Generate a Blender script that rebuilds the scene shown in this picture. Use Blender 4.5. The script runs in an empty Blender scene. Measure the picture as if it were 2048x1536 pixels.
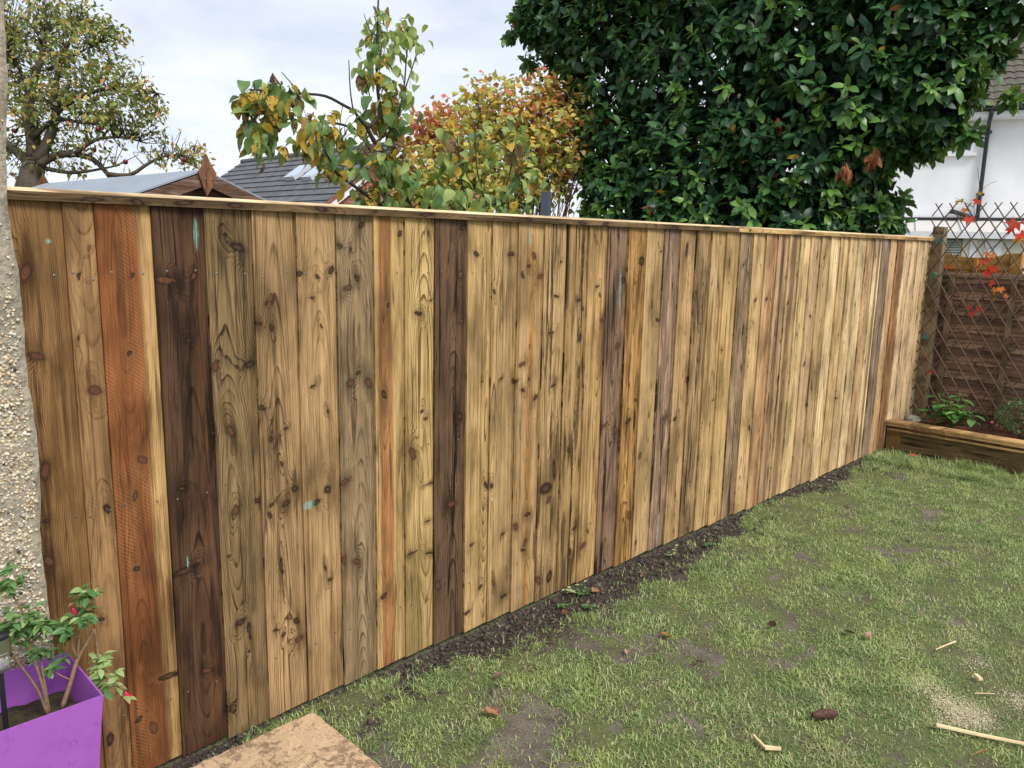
import bpy, math, random
import numpy as np
from mathutils import Vector, Matrix, Quaternion

scene = bpy.context.scene
C = scene.collection
R = math.radians
random.seed(7)
RNG = np.random.default_rng(11)

# ------------------------------------------------------------------ camera
cam_data = bpy.data.cameras.new("camera")
cam = bpy.data.objects.new("camera", cam_data)
C.objects.link(cam)
cam.location = (0.0, -2.4, 1.68)
cam.rotation_euler = (R(79.743), R(-1.188), R(-44.827))
cam_data.sensor_width = 36.0
cam_data.lens = 27.774
cam_data.clip_start = 0.02
cam_data.clip_end = 2000.0
scene.camera = cam

# ------------------------------------------------------------------ node helper
class NT:
    """small wrapper that makes writing node trees short"""
    def __init__(self, tree):
        self.t = tree
        self.ns = tree.nodes
        self.ls = tree.links
    def put(self, sock, v):
        if v is None:
            return
        if isinstance(v, bpy.types.NodeSocket):
            self.ls.new(v, sock)
        else:
            if hasattr(sock.default_value, '__len__') and not hasattr(v, '__len__'):
                v = (v, v, v)
            if hasattr(sock.default_value, '__len__') and len(sock.default_value) == 4 and len(v) == 3:
                v = (*v, 1.0)
            sock.default_value = v
    def node(self, typ, ins=None, **props):
        n = self.ns.new(typ)
        for k, v in props.items():
            setattr(n, k, v)
        for k, v in (ins or {}).items():
            self.put(n.inputs[k], v)
        return n
    def m(self, op, a, b=None, c=None, clamp=False):
        n = self.ns.new('ShaderNodeMath'); n.operation = op; n.use_clamp = clamp
        self.put(n.inputs[0], a); self.put(n.inputs[1], b)
        if c is not None: self.put(n.inputs[2], c)
        return n.outputs[0]
    def vm(self, op, a, b=None):
        n = self.ns.new('ShaderNodeVectorMath'); n.operation = op
        self.put(n.inputs[0], a); self.put(n.inputs[1], b)
        return n.outputs['Value'] if op in ('LENGTH', 'DISTANCE', 'DOT_PRODUCT') else n.outputs[0]
    def mr(self, v, a, b, c=0.0, d=1.0, smooth=True):
        n = self.ns.new('ShaderNodeMapRange')
        n.interpolation_type = 'SMOOTHSTEP' if smooth else 'LINEAR'
        for i, x in enumerate((v, a, b, c, d)): self.put(n.inputs[i], x)
        return n.outputs[0]
    def mix(self, f, a, b, mode='MIX'):
        n = self.ns.new('ShaderNodeMix'); n.data_type = 'RGBA'; n.blend_type = mode
        self.put(n.inputs[0], f); self.put(n.inputs[6], a); self.put(n.inputs[7], b)
        return n.outputs[2]
    def noise(self, vec, scale=1.0, detail=2.0, rough=0.5, dist=0.0, col=False):
        n = self.node('ShaderNodeTexNoise', {'Scale': scale, 'Detail': detail, 'Roughness': rough, 'Distortion': dist})
        if vec is not None: self.put(n.inputs['Vector'], vec)
        return n.outputs[1 if col else 0]
    def xyz(self, x, y, z):
        n = self.ns.new('ShaderNodeCombineXYZ')
        for i, v in enumerate((x, y, z)): self.put(n.inputs[i], v)
        return n.outputs[0]
    def sep(self, v):
        n = self.ns.new('ShaderNodeSeparateXYZ'); self.put(n.inputs[0], v)
        return n.outputs
    def ramp(self, f, stops, interp='LINEAR'):
        n = self.ns.new('ShaderNodeValToRGB'); n.color_ramp.interpolation = interp
        e = n.color_ramp.elements
        while len(e) < len(stops): e.new(0.5)
        for el, (p, c) in zip(e, stops):
            el.position = p; el.color = (*c, 1.0)
        self.put(n.inputs[0], f)
        return n.outputs[0]
    def bump(self, h, strength=0.3, dist=0.01):
        n = self.node('ShaderNodeBump', {'Strength': strength, 'Distance': dist, 'Height': h})
        return n.outputs[0]

def lin(r, g, b, k=1.0):
    """8-bit display colour -> linear base colour"""
    f = lambda v: (v/255/12.92 if v/255 <= 0.04045 else ((v/255+0.055)/1.055)**2.4)
    return (f(r)*k, f(g)*k, f(b)*k)

# ------------------------------------------------------------------ sky, sun, exposure
world = bpy.data.worlds.new("World"); scene.world = world
world.use_nodes = True
w = NT(world.node_tree)
w.ns.clear()
sky = w.node('ShaderNodeTexSky', sky_type='NISHITA', sun_disc=False)
sky.sun_elevation = R(48); sky.sun_rotation = R(186)
tc = w.node('ShaderNodeTexCoord').outputs['Generated']
s = w.sep(tc)
zc = w.m('MAXIMUM', w.m('ADD', s[2], 0.22), 0.06)
flat = w.xyz(w.m('DIVIDE', s[0], zc), w.m('DIVIDE', s[1], zc), 0.0)      # cloud layer seen from below
c1 = w.noise(flat, 0.9, 6, 0.55, 0.6)
c2 = w.noise(w.vm('ADD', flat, (7.3, 2.1, 4.0)), 2.6, 5, 0.55, 0.4)
cv = w.m('ADD', w.m('MULTIPLY', c1, 0.7), w.m('MULTIPLY', c2, 0.3))
cloud = w.ramp(cv, [(0.37, (3.3, 3.6, 4.2)), (0.47, (4.0, 4.25, 4.7)), (0.57, (4.7, 4.85, 5.05))])
skyc = w.mix(0.93, sky.outputs[0], cloud)
bg = w.node('ShaderNodeBackground', {'Color': skyc, 'Strength': 0.1})
w.ls.new(bg.outputs[0], w.node('ShaderNodeOutputWorld').inputs[0])

sun_data = bpy.data.lights.new("sun", 'SUN'); sun_data.energy = 1.5; sun_data.angle = R(24)
sun_data.color = (1.0, 0.965, 0.91)
sun = bpy.data.objects.new("sun", sun_data); C.objects.link(sun)
az = R(186)      # light falls almost square on the fence
sd = Vector((math.sin(az)*math.cos(R(48)), math.cos(az)*math.cos(R(48)), math.sin(R(48))))
sun.rotation_euler = sd.to_track_quat('Z', 'Y').to_euler()
sun.location = (0, -6, 8)

vs = scene.view_settings
vs.view_transform = 'Standard'; vs.look = 'None'; vs.exposure = 1.14; vs.gamma = 1.0
vs.use_curve_mapping = False
try:
    scene.cycles.max_bounces = 6; scene.cycles.transparent_max_bounces = 8
except Exception:
    pass

# ------------------------------------------------------------------ object helpers
def tag(o, label=None, cat=None, group=None, kind=None):
    if label: o['label'] = label
    if cat: o['category'] = cat
    if group: o['group'] = group
    if kind: o['kind'] = kind
    return o
def empty(name, loc=(0, 0, 0), rotz=0.0):
    o = bpy.data.objects.new(name, None); C.objects.link(o)
    o.location = loc; o.rotation_euler = (0, 0, rotz); o.empty_display_size = 0.1
    return o
def link(name, me, parent=None, loc=None):
    o = bpy.data.objects.new(name, me); C.objects.link(o)
    if loc is not None: o.location = loc
    if parent is not None: o.parent = parent
    return o

class MB:
    """collects shapes for ONE mesh"""
    def __init__(self): self.v = []; self.f = []; self.mi = []; self.cur = 0
    def add(self, vs, fs):
        b = len(self.v)
        self.v += [tuple(p) for p in vs]
        for q in fs: self.f.append(tuple(b+i for i in q)); self.mi.append(self.cur)
        return self
    def box(self, lo, hi, rot=None, at=None):
        x0, y0, z0 = lo; x1, y1, z1 = hi
        vs = [Vector(p) for p in ((x0,y0,z0),(x1,y0,z0),(x1,y1,z0),(x0,y1,z0),(x0,y0,z1),(x1,y0,z1),(x1,y1,z1),(x0,y1,z1))]
        if rot is not None: vs = [rot @ p for p in vs]
        if at is not None: vs = [p+Vector(at) for p in vs]
        return self.add(vs, [(3,2,1,0),(4,5,6,7),(0,1,5,4),(1,2,6,5),(2,3,7,6),(3,0,4,7)])
    def prism(self, poly, d, axis=(0, 1, 0)):
        """polygon (3-D points, in order) extruded along vector d"""
        n = len(poly); d = Vector(d)
        vs = [Vector(p) for p in poly] + [Vector(p)+d for p in poly]
        fs = [tuple(range(n-1, -1, -1)), tuple(range(n, 2*n))]
        fs += [(i, (i+1) % n, n+(i+1) % n, n+i) for i in range(n)]
        return self.add(vs, fs)
    def tube(self, pts, radii, sides=6, cap=True):
        pts = [Vector(p) for p in pts]; n = len(pts)
        if not hasattr(radii, '__len__'): radii = [radii]*n
        vs = []; up = None
        for i, p in enumerate(pts):
            t = (pts[min(i+1, n-1)]-pts[max(i-1, 0)]).normalized()
            if up is None:
                up = t.orthogonal().normalized()
            else:
                up = (up-t*up.dot(t))
                up = up.normalized() if up.length > 1e-6 else t.orthogonal().normalized()
            sd_ = t.cross(up)
            for k in range(sides):
                a = 2*math.pi*k/sides
                vs.append(p+(up*math.cos(a)+sd_*math.sin(a))*radii[i])
        fs = []
        for i in range(n-1):
            for k in range(sides):
                fs.append((i*sides+k, i*sides+(k+1) % sides, (i+1)*sides+(k+1) % sides, (i+1)*sides+k))
        if cap:
            fs.append(tuple(range(sides-1, -1, -1))); fs.append(tuple((n-1)*sides+k for k in range(sides)))
        return self.add(vs, fs)
    def lathe(self, prof, at=(0, 0, 0), sides=16):
        vs = []; n = len(prof)
        for r_, z_ in prof:
            for k in range(sides):
                a = 2*math.pi*k/sides
                vs.append((at[0]+r_*math.cos(a), at[1]+r_*math.sin(a), at[2]+z_))
        fs = [(i*sides+k, i*sides+(k+1) % sides, (i+1)*sides+(k+1) % sides, (i+1)*sides+k) for i in range(n-1) for k in range(sides)]
        fs.append(tuple(range(sides-1, -1, -1))); fs.append(tuple((n-1)*sides+k for k in range(sides)))
        return self.add(vs, fs)
    def mesh(self, name, mats, smooth=False):
        me = bpy.data.meshes.new(name); me.from_pydata(self.v, [], self.f)
        if not isinstance(mats, (list, tuple)): mats = [mats]
        for m_ in mats: me.materials.append(m_)
        if any(self.mi): me.polygons.foreach_set('material_index', self.mi)
        if smooth: me.polygons.foreach_set('use_smooth', [True]*len(me.polygons))
        me.update()
        return me
    def obj(self, name, mats, parent=None, loc=None, smooth=False):
        return link(name, self.mesh(name, mats, smooth), parent, loc)

def np_mesh(name, verts, faces, mats, mat_idx=None, smooth=False):
    """fast mesh from numpy arrays, faces (n,k) all with k corners"""
    me = bpy.data.meshes.new(name)
    n, k = faces.shape
    me.vertices.add(len(verts)); me.vertices.foreach_set('co', np.ascontiguousarray(verts, dtype=np.float32).ravel())
    me.loops.add(n*k); me.loops.foreach_set('vertex_index', np.ascontiguousarray(faces, dtype=np.int32).ravel())
    me.polygons.add(n); me.polygons.foreach_set('loop_start', np.arange(0, n*k, k, dtype=np.int32))
    if not isinstance(mats, (list, tuple)): mats = [mats]
    for m_ in mats: me.materials.append(m_)
    if mat_idx is not None: me.polygons.foreach_set('material_index', np.ascontiguousarray(mat_idx, dtype=np.int32))
    if smooth: me.polygons.foreach_set('use_smooth', np.ones(n, dtype=bool))
    me.update(calc_edges=True); me.validate()
    return me

def new_mat(name):
    m_ = bpy.data.materials.new(name); m_.use_nodes = True
    t = NT(m_.node_tree); t.ns.clear()
    out = t.node('ShaderNodeOutputMaterial')
    b = t.node('ShaderNodeBsdfPrincipled')
    t.ls.new(b.outputs[0], out.inputs[0])
    return m_, t, b

_h = np.random.default_rng(5).random(65536)
def vnoise(x, y, seed=0):
    """smooth value noise, numpy arrays"""
    xi = np.floor(x).astype(np.int64); yi = np.floor(y).astype(np.int64)
    fx = x-xi; fy = y-yi
    fx = fx*fx*(3-2*fx); fy = fy*fy*(3-2*fy)
    h = lambda a, b: _h[(a*7919+b*104729+seed*15485863) & 65535]
    return (h(xi, yi)*(1-fx)+h(xi+1, yi)*fx)*(1-fy)+(h(xi, yi+1)*(1-fx)+h(xi+1, yi+1)*fx)*fy
def fbm(x, y, seed=0, oct=4):
    t = 0; a = 0.5; s_ = 0
    for i in range(oct):
        t = t+a*vnoise(x*2**i, y*2**i, seed+i); s_ += a; a *= 0.5
    return t/s_

# ------------------------------------------------------------------ general materials
def simple(name, col, rough=0.7, var=0.25, scale=20.0, col2=None, bump=0.15, stretch=(1, 1, 1), metal=0.0, spec=0.4, bdist=0.004):
    """painted / plain surface with uneven tone and fine relief"""
    m_, t, b = new_mat(name)
    p = t.vm('MULTIPLY', t.node('ShaderNodeTexCoord').outputs['Object'], stretch)
    n1 = t.noise(p, scale, 5, 0.6); n2 = t.noise(p, scale*0.17, 3, 0.5)
    c2 = col2 if col2 else tuple(c*(1-var) for c in col)
    f_ = t.mr(t.m('ADD', t.m('MULTIPLY', n1, 0.5), t.m('MULTIPLY', n2, 0.5)), 0.36, 0.64)
    t.put(b.inputs['Base Color'], t.mix(f_, col, c2))
    b.inputs['Roughness'].default_value = rough; b.inputs['Metallic'].default_value = metal
    b.inputs['Specular IOR Level'].default_value = spec
    if bump: t.put(b.inputs['Normal'], t.bump(n1, bump, bdist))
    return m_

def leaf_mat(name, a, b_, rough=0.5, trans=0.35, blotch=None, bl_amt=0.5, spec=0.25, rib=None):
    """leaf: tone differs from leaf to leaf, part of the light comes through"""
    m_, t, b = new_mat(name)
    rnd = t.m('FRACT', t.m('ADD', t.node('ShaderNodeNewGeometry').outputs['Random Per Island'], t.node('ShaderNodeObjectInfo').outputs['Random']))
    pos = t.node('ShaderNodeNewGeometry').outputs['Position']
    col = t.mix(rnd, a, b_)
    if blotch:
        r2 = t.m('FRACT', t.m('MULTIPLY', rnd, 17.31))
        n_ = t.noise(pos, 55.0, 3, 0.55)
        mk = t.mr(t.m('ADD', n_, t.m('MULTIPLY', t.m('SUBTRACT', r2, 0.5), bl_amt)), 0.52, 0.62)
        col = t.mix(mk, col, blotch)
    t.put(b.inputs['Base Color'], col)
    b.inputs['Roughness'].default_value = rough
    b.inputs['Specular IOR Level'].default_value = spec
    tr = t.node('ShaderNodeBsdfTranslucent'); t.put(tr.inputs[0], t.mix(0.35, col, (0.5, 0.55, 0.08)))
    ms = t.node('ShaderNodeMixShader', {0: trans})
    t.ls.new(b.outputs[0], ms.inputs[1]); t.ls.new(tr.outputs[0], ms.inputs[2])
    out = [n for n in t.ns if n.type == 'OUTPUT_MATERIAL'][0]
    t.ls.new(ms.outputs[0], out.inputs[0])
    return m_

NAIL = simple('nail_steel', (0.35, 0.35, 0.36), 0.35, 0.3, 300, metal=0.9, bump=0)

# ------------------------------------------------------------------ fence timber
def wood(name, light, dark, seed, spacing=0.0042, x0=0.0, d0=0.09, taper=0.02, contrast=0.6, knots=(), stain=None, stain_amt=0.35,
         stripe=None, saw=0.0, axis='z', specks=True, wob=0.05, rough=0.66, water=0.72, teal=()):
    """sawn softwood board in its own object space: growth rings that arch and bend round the knots"""
    m_, t, b = new_mat(name)
    co = t.node('ShaderNodeTexCoord').outputs['Object']
    if axis == 'x':                       # board lies along x: swap so that z runs along the grain
        s_ = t.sep(co); co = t.xyz(s_[2], s_[1], s_[0])
    s_ = t.sep(co); x, z = s_[0], s_[2]
    sv = seed*3.77
    jv = t.vm('MULTIPLY', t.vm('SUBTRACT', t.noise(t.vm('ADD', t.vm('MULTIPLY', co, (75, 1, 60)), (sv, 0, 0)), 1.0, 2, 0.55, col=True), (0.5, 0.5, 0.5)), (0.014, 0, 0.017))
    kco = t.vm('ADD', co, jv)
    wv_ = t.node('ShaderNodeTexNoise', {'Vector': t.xyz(sv, 0, z), 'Scale': 0.75, 'Detail': 1.0, 'Roughness': 0.4})
    ws = t.sep(wv_.outputs[1])
    w3 = t.noise(t.vm('ADD', t.vm('MULTIPLY', co, (16, 1, 2.2)), (sv, 3, sv)), 1.0, 2, 0.5)
    xx = t.m('ADD', t.m('SUBTRACT', x, x0), t.m('MULTIPLY', t.m('SUBTRACT', ws[0], 0.5), wob))
    xx = t.m('ADD', xx, t.m('MULTIPLY', t.m('SUBTRACT', w3, 0.5), 0.012))
    dz = t.m('ADD', t.m('MULTIPLY_ADD', z, taper, d0), t.m('MULTIPLY', t.m('SUBTRACT', ws[1], 0.5), 0.12))
    r_ = t.m('SQRT', t.m('ADD', t.m('MULTIPLY', xx, xx), t.m('MULTIPLY', dz, dz)))
    kb = None; dd = None; dr = None; near = None
    for q_, (kx, kz, rx, rz, kind) in enumerate(knots):
        wob_ = math.sin(seed*7.1+q_*3.7)
        rx = rx*(0.92-0.22*wob_); rz = rz*(0.98+0.30*wob_)
        v = t.vm('MULTIPLY', t.vm('SUBTRACT', kco, (kx, 0, kz)), (1/rx, 0, 1/rz))
        tl = math.sin(seed*5.3+q_*2.3)*0.32                      # most knots lie askew
        v = t.vm('ADD', v, t.vm('MULTIPLY', t.xyz(t.sep(v)[2], 0, t.sep(v)[0]), (tl, 0, tl*0.6)))
        d_ = t.vm('LENGTH', v)
        # grain is pushed aside over about three radii, farther along the board
        ve = t.vm('LENGTH', t.vm('MULTIPLY', v, (0.34, 0, 0.15)))
        bmp = t.mr(ve, 1.0, 0.0, 0.0, min(rx, 0.02)*0.9)
        kb = bmp if kb is None else t.m('ADD', kb, bmp)
        near = ve if near is None else t.m('MINIMUM', near, ve)
        if kind == 'r': dr = d_ if dr is None else t.m('MINIMUM', dr, d_)
        dd = d_ if dd is None else t.m('MINIMUM', dd, d_)
    if kb is not None: r_ = t.m('SUBTRACT', r_, kb)
    tt = t.m('DIVIDE', r_, spacing)
    fr = t.m('FRACT', tt)
    late = t.m('ADD', t.m('MULTIPLY', t.mr(fr, 0.2, 0.9), 0.30), t.m('MULTIPLY', t.mr(fr, 0.70, 0.90), 0.85))
    late = t.m('MULTIPLY', late, t.mr(fr, 0.95, 1.0, 1.0, 0.1))
    wn = t.node('ShaderNodeTexWhiteNoise', {'W': t.m('ADD', t.m('FLOOR', tt), sv)}, noise_dimensions='1D').outputs[0]
    late = t.m('MULTIPLY', late, t.m('MULTIPLY_ADD', wn, 0.75, 0.35))
    patch = t.noise(t.vm('ADD', t.vm('MULTIPLY', co, (14, 1, 2.2)), (sv, sv, 1)), 1.0, 3, 0.55)
    late = t.m('MULTIPLY', late, t.mr(patch, 0.3, 0.6, 0.5, 1.1))
    brk = t.noise(t.vm('ADD', t.vm('MULTIPLY', co, (110, 1, 7)), (sv, 0, 3)), 1.0, 2, 0.6)
    late = t.m('MULTIPLY', late, t.mr(brk, 0.3, 0.6, 0.35, 1.1))
    col = t.mix(t.m('MULTIPLY', late, contrast*1.45, clamp=True), light, tuple(c*0.8 for c in dark))
    if stripe:                            # heartwood band
        sc_, sw, scol, samt = stripe
        q = t.m('ABSOLUTE', t.m('SUBTRACT', xx, sc_))
        q = t.m('ADD', q, t.m('MULTIPLY', t.m('SUBTRACT', patch, 0.5), 0.03))
        mk = t.m('MULTIPLY', t.mr(q, sw, sw*0.75), samt)
        col = t.mix(mk, col, t.mix(t.m('MULTIPLY', late, 0.75, clamp=True), scol, tuple(c*0.38 for c in scol)))
    # bands of tone along the grain, broad tone up the board
    bands = t.noise(t.vm('ADD', t.vm('MULTIPLY', co, (60, 1, 0.9)), (sv, 1, sv)), 1.0, 4, 0.62)
    col = t.mix(1.0, col, t.ramp(bands, [(0.30, (0.40, 0.37, 0.35)), (0.45, (0.86, 0.85, 0.83)), (0.72, (1.24, 1.23, 1.18))]), 'MULTIPLY')
    tone = t.noise(t.vm('ADD', t.vm('MULTIPLY', co, (5, 1, 2.6)), (sv, 5, sv)), 1.0, 3, 0.55)
    col = t.mix(1.0, col, t.ramp(tone, [(0.34, (0.52, 0.51, 0.51)), (0.50, (0.96, 0.95, 0.95)), (0.68, (1.26, 1.27, 1.34))]), 'MULTIPLY')
    st = stain if stain else tuple(c*0.42 for c in dark)
    bl = t.noise(t.vm('ADD', t.vm('MULTIPLY', co, (26, 1, 2.8)), (sv, 2, sv+4)), 1.0, 4, 0.62, 0.5)
    col = t.mix(t.m('MULTIPLY', t.mr(bl, 0.51, 0.62), stain_amt), col, st)
    # dark water marks that run down the grain with a hard side
    wm = t.noise(t.vm('ADD', t.vm('MULTIPLY', co, (38, 1, 1.5)), (sv+20, 7, sv)), 1.0, 5, 0.66, 0.7)
    wl = 0.585-0.04*water
    wmk = t.m('MULTIPLY', t.mr(wm, wl, wl+0.055), t.mr(patch, 0.50-0.14*water, 0.66-0.14*water))
    col = t.mix(t.m('MULTIPLY', wmk, min(1, water)), col, tuple(c*0.34 for c in dark))
    fib = t.noise(t.vm('MULTIPLY', co, (520, 60, 16)), 1.0, 2, 0.65)
    col = t.mix(1.0, col, t.ramp(fib, [(0.25, (0.70, 0.69, 0.68)), (0.7, (1.12, 1.12, 1.12))]), 'MULTIPLY')
    if saw:
        ph = t.m('ADD', t.m('MULTIPLY', z, 520.0), t.m('MULTIPLY', x, 420.0))
        wv = t.m('SINE', t.m('ADD', ph, t.m('MULTIPLY', w3, 9.0)))
        mk = t.m('MULTIPLY', t.m('MULTIPLY', t.mr(wv, 0.2, 1.0), t.mr(tone, 0.46, 0.6)), saw*0.3)
        col = t.mix(mk, col, tuple(min(1, c*1.25) for c in light))
    if specks:
        vo = t.node('ShaderNodeTexVoronoi', {'Vector': t.vm('ADD', t.vm('MULTIPLY', kco, (13, 0, 6.5)), (sv, 0, sv*2)), 'Scale': 1.0})
        r1 = t.sep(vo.outputs['Color'])
        on = t.m('GREATER_THAN', r1[0], 0.78)
        sz_ = t.m('MULTIPLY_ADD', r1[1], 0.05, 0.035)
        sp = t.m('MULTIPLY', t.m('LESS_THAN', vo.outputs['Distance'], sz_), on)
        col = t.mix(t.m('MULTIPLY', sp, 0.8), col, (0.03, 0.02, 0.014))
        hl = t.m('MULTIPLY', t.mr(vo.outputs['Distance'], 0.22, 0.05), on)
        col = t.mix(t.m('MULTIPLY', hl, 0.4), col, dark)
    if dd is not None:
        sm = t.m('MULTIPLY', t.mr(near, 1.0, 0.25), t.mr(bl, 0.36, 0.62))
        col = t.mix(t.m('MULTIPLY', sm, 0.7), col, tuple(c*0.45 for c in dark))
        halo = t.mr(dd, 1.9, 0.9)
        col = t.mix(t.m('MULTIPLY', halo, 0.45), col, tuple(c*0.7 for c in dark))
        core = t.mr(dd, 1.15, 0.66)
        rg = t.m('FRACT', t.m('MULTIPLY', dd, 3.1))
        kc = t.mix(t.mr(dd, 0.1, 0.8), (0.085, 0.045, 0.027), (0.016, 0.010, 0.008))
        if dr is not None:
            kr = t.mix(t.mr(rg, 0.2, 0.9), (0.165, 0.065, 0.034), (0.075, 0.032, 0.020))
            kr = t.mix(t.mr(dr, 0.45, 0.95), kr, (0.020, 0.012, 0.009))
            kc = t.mix(t.m('LESS_THAN', t.m('SUBTRACT', dr, dd), 0.0005), kc, kr)
        col = t.mix(t.m('MULTIPLY', core, 0.95), col, kc)
    for tx, tz, ra, rb_ in teal:          # smears of copper-green preservative
        d_ = t.vm('LENGTH', t.vm('MULTIPLY', t.vm('SUBTRACT', kco, (tx, 0, tz)), (1/ra, 0, 1/rb_)))
        mk = t.m('MULTIPLY', t.mr(d_, 1.2, 0.5), t.mr(fib, 0.35, 0.6))
        col = t.mix(t.m('MULTIPLY', mk, 0.75), col, lin(132,186,170))
    t.put(b.inputs['Base Color'], col)
    t.put(b.inputs['Roughness'], t.mr(bl, 0.4, 0.7, rough, rough-0.14))
    b.inputs['Specular IOR Level'].default_value = 0.14
    t.put(b.inputs['Normal'], t.bump(fib, 0.30, 0.0010))
    return m_

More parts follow.
